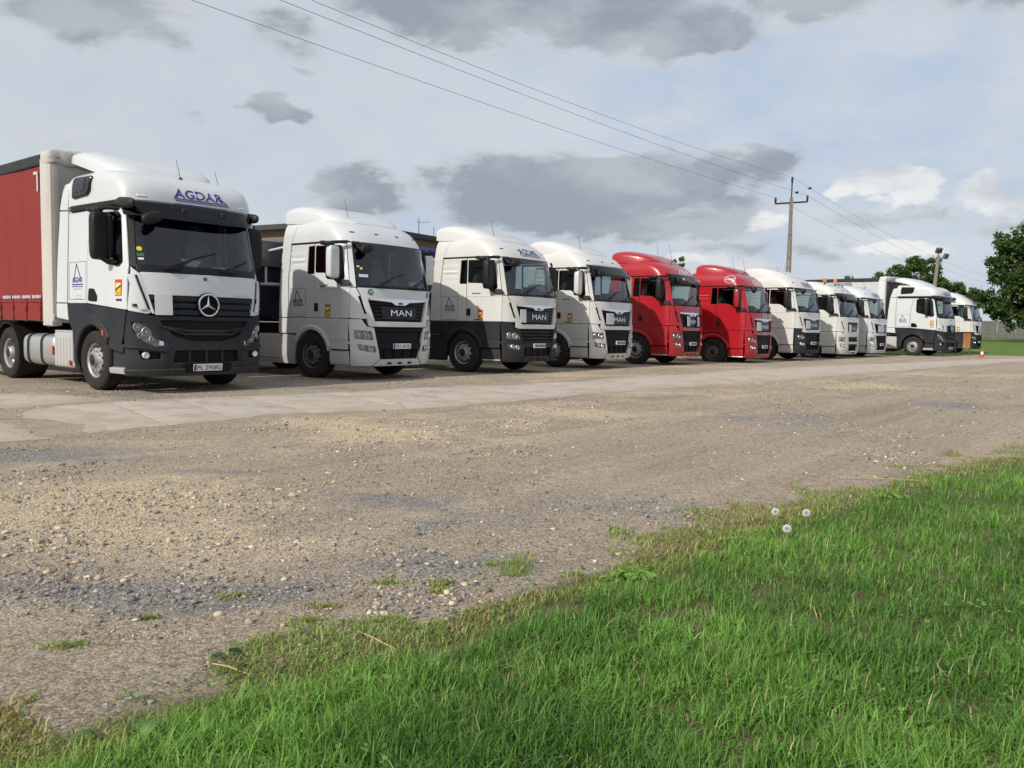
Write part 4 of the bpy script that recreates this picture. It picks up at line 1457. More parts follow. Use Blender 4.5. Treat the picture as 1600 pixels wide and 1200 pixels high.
def curtain_trailer(label, pos, rz, curtain, post, top_mat, x0=-1.52, lettering_on=True, zt=4.06, wall=None):
    """Curtain-sided semi-trailer; x0 is its front wall in the tractor's frame."""
    t = tag(empty('curtain_trailer', (pos[0], pos[1], 0), rz), label, 'trailer')
    L = 13.6
    xr = x0 - L
    zb = 1.16

    def curt(sg):
        mb = MB()
        V, F = [], []
        nx, nz = 110, 14
        xs = np.linspace(xr + .1, x0 - .33, nx)
        zs = np.linspace(zb, zt - .16, nz)
        for j, z in enumerate(zs):
            for i, x in enumerate(xs):
                b = .004 * math.sin(x * 9.7) * (1 - j / nz) + .01 * math.sin(x * 2.1 + z) + .008 * math.sin(z * 3 + x * .7)
                V.append((x, sg * (1.262 + b), z))
        for j in range(nz - 1):
            for i in range(nx - 1):
                q = (j * nx + i, j * nx + i + 1, (j + 1) * nx + i + 1, (j + 1) * nx + i)
                F.append(q if sg < 0 else q[::-1])
        return mb.add(V, F)
    for sg in (-1, 1):
        c = obj('side_curtain', curt(sg), curtain, t)
        if sg < 0 and lettering_on:
            pl = lambda u, v: np.stack([u, 0 * u - 1.285, v], -1)
            mb = MB()
            x1 = x0 - .36
            for q_, wd_ in enumerate(('~~~~~~~', '~~~~~~~~~', '~~~~~~~~', '~~~~~~~')):
                obj('lettering', lettering(pl, wd_, x1 - .25 - q_ * .46, 1.575, .40, .065, .003, .01), 'pale_print', c)
            mb = MB()
            for q in strip2d([(x1 - .10, 3.78), (x1 - .26, 3.78)], .05) + strip2d([(x1 - .10, 3.80), (x1 - .10, 3.45)], .05):
                decal(pl, [q], .003, 0, mb)
            obj('corner_mark', mb, 'pale_print', c)
        # straps and buckles along the lower hem
        for k in range(6):
            x = x0 - .45 - k * .62
            mb = MB()
            mb.box((x, sg * 1.29, 1.38), (.05, .012, .34), .004)
            mb.box((x, sg * 1.298, 1.36), (.06, .02, .09), .008)
            mb.box((x, sg * 1.285, 1.17), (.03, .03, .10), .006)
            obj('strap', mb, curtain, c)
        mb = MB()
        mb.box(((x0 + xr) / 2 - .1, sg * 1.275, 1.50), (L - .6, .022, .05), .006)
        obj('hem', mb, curtain, c)
        # headboard corner post
        mb = MB()
        lo = []
        for z, o_ in ((zb - .10, 0), (2.0, 0), (3.5, 0), (zt - .05, -.0)):
            lo.append([(x0 - .36, sg * 1.25, z), (x0 - .36, sg * 1.275, z), (x0 - .10, sg * 1.275, z), (x0 - .02, sg * 1.24, z), (x0, sg * 1.16, z), (x0, sg * 1.10, z)])
        mb.loft(lo)
        ps = obj('corner_post', mb, post, t)
        mb = MB()
        for k in range(8):
            mb.lathe([(.012, 0), (.010, .008), (0, .01)], (x0 - .31, sg * 1.276, 1.35 + k * .28), 'y', 6)
        obj('rivet', mb, 'lamp_dark', ps)
        obj('corner_cap', MB().box((x0 - .12, sg * 1.22, 1.10), (.26, .12, .11), .02), post, ps)
        # roof rail
        obj('roof_rail', MB().box(((x0 + xr) / 2 - .18, sg * 1.262, zt - .06), (L - .4, .05, .20), .02), top_mat, t)
    obj('front_wall', MB().box((x0 - .03, 0, (zb + zt) / 2 - .05), (.05, 2.40, zt - zb), .01), wall or post, t)
    mb = MB()
    lo = []
    for x, dz in ((xr, 0), (x0 - .30, 0), (x0 - .05, .02), (x0 + .03, -.05)):
        lo.append([(x, -1.27, zt - .02 + dz * .5), (x, -.9, zt + .03 + dz), (x, 0, zt + .05 + dz), (x, .9, zt + .03 + dz), (x, 1.27, zt - .02 + dz * .5), (x, 1.2, zt - .05), (x, -1.2, zt - .05)])
    obj('roof_sheet', mb.loft(lo), 'tarp_grey', t)
    # wrapped tarp end over the front corner
    mb = MB()
    blob(mb, (x0 - .17, 0, zt - .03), (.46, 2.60, .30), 6.0, 48, 11)
    mb.v = [(x + .02 * math.sin(y * 23 + z * 9), y, z + .015 * math.sin(y * 17 + x * 11)) for x, y, z in mb.v]
    obj('roof_end_cover', mb, post, t)
    obj('loading_floor', MB().box(((x0 + xr) / 2, 0, 1.20), (L, 2.5, .12), .02), 'trailer_post', t)
    mb = MB()
    for s in (-1, 1):
        mb.box(((x0 + xr) / 2 - 1.5, s * .6, .98), (L - 3.4, .12, .34), .02)
        mb.box((x0 - 3.2, s * .85, .55), (.12, .12, 1.0), .02)
        mb.box((x0 - 3.2, s * .85, .04), (.28, .28, .06), .01)
    obj('frame', mb, 'black_plastic', t)
    axle_set(t, (xr + 4.6, xr + 3.3, xr + 2.0))
    return t


def tipper_trailer(label, pos, rz, top='tarp_grey', accent=None):
    """Dark tipping trailer with rolled tarpaulin and a white front ladder platform."""
    t = tag(empty('tipper_trailer', (pos[0], pos[1], 0), rz), label, 'trailer', 'tipping trailers behind the tractor units')
    x0, L = -1.65, 8.6
    xr = x0 - L

    def body():
        mb = MB()
        lo = []
        for x, s in ((x0 - .25, 1.0), (xr, 1.0)):
            l = []
            for k in range(17):
                a = math.pi + math.pi * k / 16
                l.append((x, 1.24 * math.copysign(abs(math.cos(a)) ** .45, math.cos(a)), 2.75 + 1.55 * -abs(math.sin(a)) ** .45 * s))
            lo.append(l)
        mb.loft(lo)
        for k in range(9):
            for s in (-1, 1):
                mb.box((x0 - .6 - k * .95, s * 1.25, 2.0), (.07, .05, 1.45), .01)
        return mb
    b = obj('tipping_body', body, 'navy_body', t, 'tipbody')

    def tarp():
        mb = MB()
        lo = []
        for i, x in enumerate(np.linspace(x0 - .05, xr - .05, 26)):
            l = []
            for k in range(15):
                a = math.pi * k / 14
                l.append((x, -1.30 * math.copysign(abs(math.cos(a)) ** .7, math.cos(a)), 2.66 + (.42 + .03 * math.sin(i * 1.3)) * abs(math.sin(a)) ** .8 + .02 * math.sin(i * 2.1 + k)))
            lo.append(l)
        mb.loft(lo)
        return mb
    obj('tarpaulin', tarp, top, t, 'tiptarp')

    def flap():
        mb = MB()
        lo = []
        for k, y in enumerate(np.linspace(-1.3, 1.3, 20)):
            d = .05 * math.sin(k * 1.1)
            lo.append([(x0 - .03, y, 3.02), (x0 + .03 + d * .3, y, 2.75), (x0 + .02 + d, y, 2.45), (x0 - .02 + d, y, 2.44), (x0 - .08, y, 2.8)])
        return mb.loft(lo)
    obj('tarp_flap', flap, top, t, 'tipflap')

    def ladder():
        mb = MB()
        for y in (-1.16, -.50):
            mb.tube([(x0 - .02, y, 2.06), (x0 - .02, y, 2.72), (x0 + .05, y + .05, 2.80), (x0 + .55, y + .55, 2.98)], .026, 8)
        mb.tube([(x0 - .02, -1.16, 2.70), (x0 - .02, .9, 2.70)], .024, 8)
        mb.tube([(x0 - .02, -1.16, 2.66), (x0 - .16, -1.25, 2.72)], .022, 8)
        mb.box((x0 + .06, -.25, 2.04), (.34, 2.0, .06), .01)
        return mb
    obj('ladder_platform', ladder, 'ladder_white', t, 'tipladder')
    if accent:
        obj('tarp_roll', MB().tube([(x0 - .2, -.9, 3.12), (x0 - .2, 1.1, 3.12)], .13, 12), accent, t)

    def frame():
        mb = MB()
        for s in (-1, 1):
            mb.box((x0 - 4.3, s * .5, 1.02), (8.0, .14, .30), .02)
        mb.box((x0 - .35, 0, 1.5), (.25, .5, .9), .05)
        return mb
    obj('frame', frame, 'black_plastic', t, 'tipframe')
    axle_set(t, (xr + 3.6, xr + 2.3, xr + 1.0))
    return t


# ------------------------------------------------------------------ ground
def vnoise(x, y, seed=0):
    """Smooth value noise in numpy."""
    x, y = np.asarray(x, float), np.asarray(y, float)
    xi, yi = np.floor(x).astype(int), np.floor(y).astype(int)
    xf, yf = x - xi, y - yi
    u, v_ = xf * xf * (3 - 2 * xf), yf * yf * (3 - 2 * yf)

    def h(a, b):
        q = (a * 374761393 + b * 668265263 + seed * 974711) & 0x7fffffff
        q = ((q ^ (q >> 13)) * 1274126177) & 0x7fffffff
        return ((q ^ (q >> 16)) & 0xffff) / 65535.0
    return (h(xi, yi) * (1 - u) + h(xi + 1, yi) * u) * (1 - v_) + (h(xi, yi + 1) * (1 - u) + h(xi + 1, yi + 1) * u) * v_


def fbm(x, y, seed=0, o=4):
    t, a, s = 0, .5, 0
    for k in range(o):
        t = t + a * vnoise(x * 2 ** k, y * 2 ** k, seed + k)
        s += a
        a *= .5
    return t / s


def sstep(a, b, x):
    t = np.clip((x - a) / (b - a), 0, 1)
    return t * t * (3 - 2 * t)


LAWN = np.array([(-3.6, .2), (-2.3, 1.3), (-1.28, 2.13), (-.97, 2.48), (-.64, 2.78), (-.23, 3.15), (.16, 3.63), (.65, 4.05), (1.35, 4.88), (2.23, 5.65), (3.42, 6.72), (5.03, 8.05), (8.0, 10.3), (12.0, 13.2)])


def lawn_d(x, y):
    """Signed distance to the lawn edge, positive on the lawn."""
    x, y = np.asarray(x, float), np.asarray(y, float)
    best = np.full(x.shape, 1e9)
    sg = np.ones(x.shape)
    for a, b in zip(LAWN[:-1], LAWN[1:]):
        d = b - a
        L = np.hypot(*d)
        tx, ty = x - a[0], y - a[1]
        t = np.clip((tx * d[0] + ty * d[1]) / L ** 2, 0, 1)
        ds = np.hypot(tx - t * d[0], ty - t * d[1])
        cr = d[0] * ty - d[1] * tx
        m = ds < best
        best = np.where(m, ds, best)
        sg = np.where(m, np.where(cr < 0, 1.0, -1.0), sg)
    return best * sg


def gz(x, y):
    """Ground height: nearly flat yard, rising gently towards the far fence."""
    x, y = np.asarray(x, float), np.asarray(y, float)
    near = .022 * (fbm(x * .45, y * .45, 3) - .5) + .012 * (fbm(x * 2.2, y * 2.2, 9) - .5)
    rise = .66 * sstep(52, 94, y + .10 * (x - 40)) * sstep(10, 30, x)
    return near * sstep(60, 30, np.hypot(x, y)) + rise + .03 * sstep(-.1, .5, lawn_d(x, y)) * sstep(30, 12, y)


def gauss(x, y, l):
    t = 0
    for cx, cy, rx, ry, a in l:
        t = np.maximum(t, a * np.exp(-((x - cx) / rx) ** 2 - ((y - cy) / ry) ** 2))
    return t


TAN = [(-2.7, 5.2, 1.5, .9, 1.0), (-2.0, 4.35, .9, .40, .9), (-1.3, 9.3, 1.7, 1.3, .95), (.9, 11.9, 1.9, 1.2, .8), (-3.0, 7.9, .9, .5, .5), (3.4, 15.2, 2.2, 1.2, .6), (7, 18.8, 2.8, 1.5, .6), (12, 24.4, 3.5, 2, .6), (2.0, 20.5, 2.5, 1.0, .7), (6.5, 26, 3, 1.4, .6), (.6, 18.6, 1.6, .7, .6), (-.6, 5.05, .5, .2, .5)]
GREY = [(-.85, 5.6, .8, .42, .72), (-.3, 4.9, 1.1, .35, .6), (-1.7, 3.55, 1.0, .22, 1.0), (-.55, 3.95, .9, .22, .8), (.5, 5.6, 1.0, .5, .6), (3.4, 11.3, 1.7, 1.2, .6), (-3.9, 7.35, 1.3, .5, .8), (-6.2, 12.7, 2.0, .5, .9), (-3, 15.2, 2.5, .6, .8), (4.5, 9.5, 1.2, .8, .5), (-2.2, 6.3, .6, .25, .7), (7, 14, 2, 1.2, .6)]


def axis(lo, hi, fine, far):
    a = list(np.arange(lo, hi + 1e-6, fine))
    s, x = fine, hi
    while x < far:
        s *= 1.22
        x += s
        a.append(x)
    s, x = fine, lo
    while x > -far:
        s *= 1.22
        x -= s
        a.insert(0, x)
    return np.array(a)


GX, GY = axis(-9, 12, .22, 2500), axis(1.0, 26, .22, 2500)
XX, YY = np.meshgrid(GX, GY)
ZZ = gz(XX, YY)
nx, ny = len(GX), len(GY)
gv = np.stack([XX, YY, ZZ], -1).reshape(-1, 3)
ii = (np.arange(ny - 1)[:, None] * nx + np.arange(nx - 1)[None]).reshape(-1)
gf = np.stack([ii, ii + 1, ii + nx + 1, ii + nx], 1)
gm = bpy.data.meshes.new('ground')
gm.from_pydata(gv.tolist(), [], gf.tolist())
wxv = gv[:, 0] + 2.2 * (fbm(gv[:, 0] * .8, gv[:, 1] * .8, 101, 4) - .5) * np.clip(gv[:, 1] / 6, .5, 3)
wyv = gv[:, 1] + 1.3 * (fbm(gv[:, 0] * .8, gv[:, 1] * .8, 103, 4) - .5) * np.clip(gv[:, 1] / 6, .5, 3)
tanv = gauss(wxv, wyv, TAN)
greyv = gauss(wxv, wyv, GREY)
ld = lawn_d(gv[:, 0], gv[:, 1])
green = sstep(-.30, .12, ld) * (gv[:, 1] < 30)
fg = sstep(-1.5, 1.5, (gv[:, 1] - 46.5) - .35 * (gv[:, 0] - 28) * (gv[:, 0] < 28) - .0 * gv[:, 0]) * sstep(18, 24, gv[:, 0])
fg = np.maximum(fg, sstep(70, 90, gv[:, 1]))
att = gm.color_attributes.new('zones', 'FLOAT_COLOR', 'POINT')
att.data.foreach_set('color', np.stack([tanv, greyv, green, fg], -1).astype(np.float32).ravel())
gm.polygons.foreach_set('use_smooth', [True] * len(gf))

m = bpy.data.materials.new('yard_ground')
m.use_nodes = True
k = NT(m.node_tree)
pos = k.n('ShaderNodeNewGeometry').outputs['Position']
zn = k.n('ShaderNodeAttribute', attribute_name='zones')
zs = k.n('ShaderNodeSeparateColor', ins={0: zn.outputs['Color']})
n_l = k.noise(pos, 0.9, 6, .6)
n_m = k.noise(pos, 5.0, 6, .65)
n_s = k.noise(pos, 70.0, 6, .75)
jit = k.math('ADD', k.math('MULTIPLY', k.math('SUBTRACT', n_l, .5), 1.5), k.math('MULTIPLY', k.math('SUBTRACT', n_m, .5), 1.2))
jit = k.math('ADD', jit, k.math('MULTIPLY', k.math('SUBTRACT', n_s, .5), 1.1))
ft = k.smooth(k.math('ADD', zs.outputs[0], jit), .15, .80)
fgv = k.smooth(k.math('ADD', zs.outputs[1], k.math('MULTIPLY', jit, 1.2)), .25, .80)
base = k.mix(n_l, (.335, .268, .202), (.475, .385, .285))
sx = k.n('ShaderNodeSeparateXYZ', ins={0: pos})
al = k.math('ADD', k.math('MULTIPLY', sx.outputs[0], .62), k.math('MULTIPLY', sx.outputs[1], .785))
ac = k.math('ADD', k.math('MULTIPLY', sx.outputs[0], -.785), k.math('MULTIPLY', sx.outputs[1], .62))
trk = k.noise(k.n('ShaderNodeCombineXYZ', ins={0: k.math('MULTIPLY', al, .12), 1: k.math('MULTIPLY', ac, 2.2), 2: 0.0}).outputs[0], 1.0, 5, .6, .4)
base = k.mix(k.math('MULTIPLY', k.smooth(trk, .50, .66), .55), base, (.50, .42, .325))
base = k.mix(k.math('MULTIPLY', k.smooth(trk, .46, .32), .50), base, (.235, .20, .165))
base = k.mix(ft, base, k.mix(n_m, (.50, .395, .255), (.68, .56, .39)))
base = k.mix(fgv, base, k.mix(n_m, (.19, .182, .172), (.34, .32, .296)))
vor = k.n('ShaderNodeTexVoronoi', ins={'Vector': pos, 'Scale': 85.0, 'Randomness': 1.0})
vs_ = k.n('ShaderNodeSeparateColor', ins={0: vor.outputs['Color']})
vor2 = k.n('ShaderNodeTexVoronoi', ins={'Vector': pos, 'Scale': 190.0, 'Randomness': 1.0})
vs2 = k.n('ShaderNodeSeparateColor', ins={0: vor2.outputs['Color']})
vor3 = k.n('ShaderNodeTexVoronoi', ins={'Vector': pos, 'Scale': 26.0, 'Randomness': 1.0})
vs3 = k.n('ShaderNodeSeparateColor', ins={0: vor3.outputs['Color']})
pebn = k.math('ADD', k.math('MULTIPLY', vs_.outputs[0], .55), k.math('MULTIPLY', vs2.outputs[0], .45))
pebf = k.math('ADD', k.math('MULTIPLY', vs3.outputs[0], .6), k.math('MULTIPLY', vs_.outputs[0], .4))
peb = k.math('ADD', k.math('MULTIPLY', pebn, .72), k.math('MULTIPLY', pebf, .28))
col = k.mix(1.0, base, k.n('ShaderNodeCombineColor', ins={0: k.math('ADD', .30, k.math('MULTIPLY', peb, 1.38)), 1: k.math('ADD', .31, k.math('MULTIPLY', peb, 1.34)), 2: k.math('ADD', .33, k.math('MULTIPLY', peb, 1.28))}).outputs[0], 'MULTIPLY')
spk = k.smooth(vs_.outputs[1], .90, .95)
col = k.mix(k.math('MULTIPLY', spk, .75), col, (.58, .54, .47))
soil = k.mix(n_m, (.13, .105, .065), (.19, .18, .08))
col = k.mix(k.smooth(k.math('ADD', zs.outputs[2], k.math('MULTIPLY', jit, .5)), .25, .7), col, soil)
farg = k.mix(k.noise(pos, .35, 5, .6), (.095, .18, .035), (.19, .24, .065))
farg = k.mix(k.math('MULTIPLY', n_s, .5), farg, (.08, .14, .03))
col = k.mix(k.smooth(k.math('ADD', zn.outputs['Alpha'], k.math('MULTIPLY', jit, .5)), .35, .65), col, farg)
hgt = k.math('ADD', k.math('MULTIPLY', n_m, .6), k.math('ADD', k.math('MULTIPLY', n_s, .55), k.math('MULTIPLY', k.math('MULTIPLY', k.math('SUBTRACT', 1.0, vor.outputs['Distance']), vs_.outputs[2]), .45)))
bp = k.n('ShaderNodeBump', ins={'Strength': 1.0, 'Distance': .030, 'Height': hgt})
bs = k.n('ShaderNodeBsdfPrincipled', ins={'Base Color': col, 'Roughness': .95, 'Normal': bp.outputs[0]})
bs.inputs['Specular IOR Level'].default_value = .15
k.n('ShaderNodeOutputMaterial', ins={0: bs.outputs[0]})
MATS['yard_ground'] = m
gm.materials.append(m)
ground = bpy.data.objects.new('ground', gm)
COL.objects.link(ground)
tag(ground, kind='structure')

# ------------------------------------------------------------------ worn concrete strip, slab by slab
m = bpy.data.materials.new('worn_concrete')
m.use_nodes = True
k = NT(m.node_tree)
pos = k.n('ShaderNodeNewGeometry').outputs['Position']
n1 = k.noise(pos, .8, 6, .62)
n2_ = k.noise(pos, 7.0, 6, .65)
n3 = k.noise(pos, 60.0, 4, .7)
c = k.mix(n1, (.40, .345, .285), (.53, .47, .40))
c = k.mix(k.math('MULTIPLY', k.smooth(k.noise(pos, 1.7, 7, .68), .46, .64), .75), c, (.36, .295, .22))
c = k.mix(k.math('MULTIPLY', k.smooth(n2_, .48, .72), .55), c, (.34, .29, .235))
c = k.mix(k.math('MULTIPLY', k.smooth(n3, .55, .75), .30), c, (.30, .255, .205))
crk = k.n('ShaderNodeTexVoronoi', feature='DISTANCE_TO_EDGE', ins={'Vector': k.vadd(pos, k.vmul(k.noise(pos, 1.6, 5, .65, color=True), (1.4, 1.4, 0))), 'Scale': .30})
cr = k.smooth(crk.outputs['Distance'], .005, .0)
c = k.mix(k.math('MULTIPLY', cr, .45), c, (.20, .165, .13))
ed = k.n('ShaderNodeAttribute', attribute_name='rim_distance').outputs['Fac']
dirt = k.smooth(k.math('ADD', ed, k.math('MULTIPLY', k.math('SUBTRACT', n2_, .5), 1.5)), .55, -.25)
c = k.mix(k.math('MULTIPLY', dirt, .9), c, k.mix(n3, (.27, .225, .175), (.44, .37, .28)))
bp = k.n('ShaderNodeBump', ins={'Strength': .6, 'Distance': .01, 'Height': k.math('SUBTRACT', k.math('ADD', n2_, k.math('MULTIPLY', n3, .5)), cr)})
bs = k.n('ShaderNodeBsdfPrincipled', ins={'Base Color': c, 'Roughness': .9, 'Normal': bp.outputs[0]})
bs.inputs['Specular IOR Level'].default_value = .2
k.n('ShaderNodeOutputMaterial', ins={0: bs.outputs[0]})
MATS['worn_concrete'] = m


def slab_mesh(poly, seed, joints=(), zt=.012):
    """Ragged-edged slab that follows the ground."""
    lp = resample(poly, .16)
    nrm = inset(lp if area2(lp) > 0 else lp[::-1], 1.0) - (lp if area2(lp) > 0 else lp[::-1])
    lp = lp if area2(lp) > 0 else lp[::-1]
    j = (fbm(lp[:, 0] * 1.3, lp[:, 1] * 1.3, seed, 4) - .5) * .55 + (fbm(lp[:, 0] * 6, lp[:, 1] * 6, seed + 5, 2) - .5) * .16
    wj = np.ones(len(lp))
    for a_, b_ in joints:
        a_, b_ = np.array(a_), np.array(b_)
        t_ = np.clip(((lp - a_) @ (b_ - a_)) / ((b_ - a_) @ (b_ - a_)), 0, 1)
        wj = np.minimum(wj, np.clip(np.linalg.norm(lp - a_ - t_[:, None] * (b_ - a_), axis=1) / .5, .06, 1))
    lp = lp + nrm * (j * wj)[:, None]
    lo_edge = lp[wj > .5] if (wj > .5).any() else lp
    V, T, fl = sheet([tuple(p) for p in lp], (), .22, 0)
    z = gz(V[:, 0], V[:, 1]) + zt + np.where(fl > 0, -.010, .006)
    mb = MB()
    P_ = np.column_stack([V, z])
    n0 = len(P_)
    mb.add(P_, [tuple(t) for t in T.tolist()])
    mb.rim = np.min(np.linalg.norm(V[:, None] - lo_edge[None], axis=2), 1)
    return mb


def slab(poly, seed, joints=()):
    mb = slab_mesh(poly, seed, joints)
    o_ = obj('slab', mb, 'worn_concrete', road)
    at = o_.data.attributes.new('rim_distance', 'FLOAT', 'POINT')
    at.data.foreach_set('value', mb.rim.astype(np.float32))


road = tag(empty('concrete_strip'), kind='structure')
LOW = np.array([(-4.30, 8.75), (-3.71, 9.56), (-2.91, 10.73), (-1.12, 11.75), (0, 13.12), (2.47, 15.9), (5.93, 19.14), (10.09, 23.72), (14.0, 27.88), (22.79, 36.9), (33, 47)])
UPP = np.array([(-6.25, 11.15), (-5.6, 12.1), (-4.54, 13.02), (-3.0, 14.2), (-1.81, 15.55), (0.3, 17.1), (2.6, 19.6), (5.6, 23.2), (9.3, 27.2), (15.8, 33.2), (26.5, 43.0)])
cuts = np.linspace(0, len(LOW) - 1, 15)
ev = lambda A, t: np.array([np.interp(t, range(len(A)), A[:, i]) for i in (0, 1)])
for q, (t0, t1) in enumerate(zip(cuts[:-1], cuts[1:])):
    g = .003
    lo_ = [ev(LOW, t) for t in np.linspace(t0 + g, t1 - g, 4)]
    hi_ = [ev(UPP, t) for t in np.linspace(t1 - g, t0 + g, 4)]
    slab([tuple(p) for p in lo_ + hi_], 20 + q, [(lo_[0], hi_[-1]), (lo_[-1], hi_[0])])
slab([(-4.50, 8.25), (-6.05, 9.62), (-8.8, 12.0), (-11.5, 9.0), (-7.4, 5.6), (-4.85, 7.55)], 50)
slab([(-4.45, 8.75), (-6.2, 10.3), (-6.5, 11.2), (-5.4, 10.9), (-4.2, 9.4)], 52)
slab([(-8.6, 12.3), (-6.55, 10.4), (-6.4, 11.1), (-5.8, 12.1), (-7.4, 13.0)], 54)

# ------------------------------------------------------------------ loose stones
PHI = (1 + 5 ** .5) / 2
ICO_V = np.array([(-1, PHI, 0), (1, PHI, 0), (-1, -PHI, 0), (1, -PHI, 0), (0, -1, PHI), (0, 1, PHI), (0, -1, -PHI), (0, 1, -PHI), (PHI, 0, -1), (PHI, 0, 1), (-PHI, 0, -1), (-PHI, 0, 1)]) / math.sqrt(1 + PHI ** 2)
ICO_F = np.array([(0, 11, 5), (0, 5, 1), (0, 1, 7), (0, 7, 10), (0, 10, 11), (1, 5, 9), (5, 11, 4), (11, 10, 2), (10, 7, 6), (7, 1, 8), (3, 9, 4), (3, 4, 2), (3, 2, 6), (3, 6, 8), (3, 8, 9), (4, 9, 5), (2, 4, 11), (6, 2, 10), (8, 6, 7), (9, 8, 1)])


def stone_material(name):
    m = bpy.data.materials.new(name)
    m.use_nodes = True
    k = NT(m.node_tree)
    a = k.n('ShaderNodeAttribute', attribute_name='tint')
    pos = k.n('ShaderNodeNewGeometry').outputs['Position']
    c = k.mix(k.noise(pos, 90, 4, .6), a.outputs['Color'], (.15, .135, .12))
    c = k.mix(.65, c, a.outputs['Color'])
    b = k.n('ShaderNodeBsdfPrincipled', ins={'Base Color': c, 'Roughness': .9})
    b.inputs['Specular IOR Level'].default_value = .2
    k.n('ShaderNodeOutputMaterial', ins={0: b.outputs[0]})
    MATS[name] = m


stone_material('stone')
STONE_COL = 1.55 * np.array([(.24, .20, .155), (.33, .275, .205), (.13, .128, .126), (.19, .165, .14), (.40, .36, .30), (.29, .21, .125), (.105, .102, .10), (.23, .22, .21)])


def stones_mesh(xy, size, cols, flat=.62):
    n = len(xy)
    V = ICO_V[None] * (1 + .34 * rng.standard_normal((n, 12, 1)))
    sc = np.stack([np.ones(n), rng.uniform(.6, 1, n), rng.uniform(.4, .8, n) * flat / .62], -1)
    V = V * (size[:, None] * sc)[:, None, :]
    th = rng.uniform(0, 6.283, n)
    c, s = np.cos(th)[:, None], np.sin(th)[:, None]
    X = V[..., 0] * c - V[..., 1] * s + xy[:, 0:1]
    Y = V[..., 0] * s + V[..., 1] * c + xy[:, 1:2]
    Z = V[..., 2] + (gz(xy[:, 0], xy[:, 1]) + size * sc[:, 2] * .35)[:, None]
    P_ = np.stack([X, Y, Z], -1).reshape(-1, 3)
    F = (ICO_F[None] + (np.arange(n) * 12)[:, None, None]).reshape(-1, 3)
    me = bpy.data.meshes.new('stones')
    me.vertices.add(len(P_))
    me.vertices.foreach_set('co', P_.astype(np.float32).ravel())
    me.loops.add(F.size)
    me.loops.foreach_set('vertex_index', F.astype(np.int32).ravel())
    me.polygons.add(len(F))
    me.polygons.foreach_set('loop_start', np.arange(0, F.size, 3, dtype=np.int32))
    me.update(calc_edges=True)
    at = me.color_attributes.new('tint', 'FLOAT_COLOR', 'POINT')
    ca = np.repeat(np.column_stack([cols, np.ones(n)]), 12, 0)
    at.data.foreach_set('color', ca.astype(np.float32).ravel())
    me.materials.append(MATS['stone'])
    return me


def scatter(n, near, far, half=.72):
    """Random ground points in front of the camera, thinning out with distance."""
    y = near * (far / near) ** rng.random(n * 2) ** .85
    x = (rng.random(n * 2) * 2 - 1) * half * y
    keep = lawn_d(x, y) < rng.uniform(-.35, .02, n * 2)
    clump = fbm(x * 1.1, y * 1.1, 77, 3) + .25 * gauss(x, y, TAN)
    keep &= clump > rng.uniform(.30, .72, n * 2)
    x, y = x[keep][:n], y[keep][:n]
    return np.column_stack([x, y])


def conc_mask(x, y):
    d = LOW[-1] - LOW[0]
    t = ((x - LOW[0][0]) * d[0] + (y - LOW[0][1]) * d[1]) / (d @ d)
    px = np.array([np.interp(t * 10, range(len(LOW)), LOW[:, 0]), np.interp(t * 10, range(len(LOW)), LOW[:, 1])])
    up_ = np.array([np.interp(t * 10, range(len(UPP)), UPP[:, 0]), np.interp(t * 10, range(len(UPP)), UPP[:, 1])])
    nrm = np.array([-d[1], d[0]]) / np.hypot(*d)
    s0 = (x - px[0]) * nrm[0] + (y - px[1]) * nrm[1]
    s1 = (x - up_[0]) * nrm[0] + (y - up_[1]) * nrm[1]
    return (s0 > 0) & (s1 < 0) & (t > 0)


xy = scatter(58000, 2.0, 24)
dist = np.hypot(xy[:, 0], xy[:, 1])
on_c = conc_mask(xy[:, 0], xy[:, 1])
sel = ~(on_c & (rng.random(len(xy)) < .93))
xy, dist = xy[sel], dist[sel]
size = rng.lognormal(math.log(.0040), .55, len(xy)) * (1 + dist * .035)
patchy = sstep(.50, .66, fbm(xy[:, 0] * .9, xy[:, 1] * .9, 77, 3)) + .8 * gauss(xy[:, 0], xy[:, 1], [(-1.9, 5.4, 1.5, .9, 1.0), (-1.6, 3.7, .9, .3, .8), (-.6, 6.2, 1.0, .5, .6)])
size = np.clip(size * (.85 + .55 * patchy), .0022, .020)
tanw = gauss(xy[:, 0], xy[:, 1], TAN) - gauss(xy[:, 0], xy[:, 1], GREY)
ci = np.where(rng.random(len(xy)) < np.clip(.5 + .5 * tanw, .1, .9), rng.choice([0, 1, 5, 4, 3], len(xy), p=[.3, .28, .17, .1, .15]), rng.choice([2, 3, 6, 7, 0], len(xy), p=[.3, .2, .22, .18, .1]))
cols = np.minimum(STONE_COL[ci] * rng.uniform(.6, 1.45, (len(xy), 1)), .75)
st = bpy.data.objects.new('gravel', stones_mesh(xy, size, cols))
COL.objects.link(st)
tag(st, 'loose tan and grey gravel strewn over the yard', 'gravel', kind='stuff')
# larger stones, one by one
big_xy = scatter(130, 2.6, 13, .55)
big_xy = np.vstack([[(-1.49, 5.63), (-1.96, 4.3), (-1.90, 4.36), (-2.02, 4.27), (-2.14, 3.69), (-2.46, 5.09), (-2.06, 3.78), (-2.22, 3.74)], big_xy])
for i_, p in enumerate(big_xy):
    s_ = (.034 if i_ == 0 else rng.uniform(.012, .020))
    me = stones_mesh(np.array([(0.0, 0.0)]), np.array([s_]), (np.array([.46, .41, .31]) if i_ == 0 else STONE_COL[rng.choice([0, 1, 2, 4, 7, 4])])[None])
    o_ = bpy.data.objects.new('stone', me)
    COL.objects.link(o_)
    o_.parent = ground
    o_.location = (p[0], p[1], float(gz(*p)) - float(gz(0.0, 0.0)))

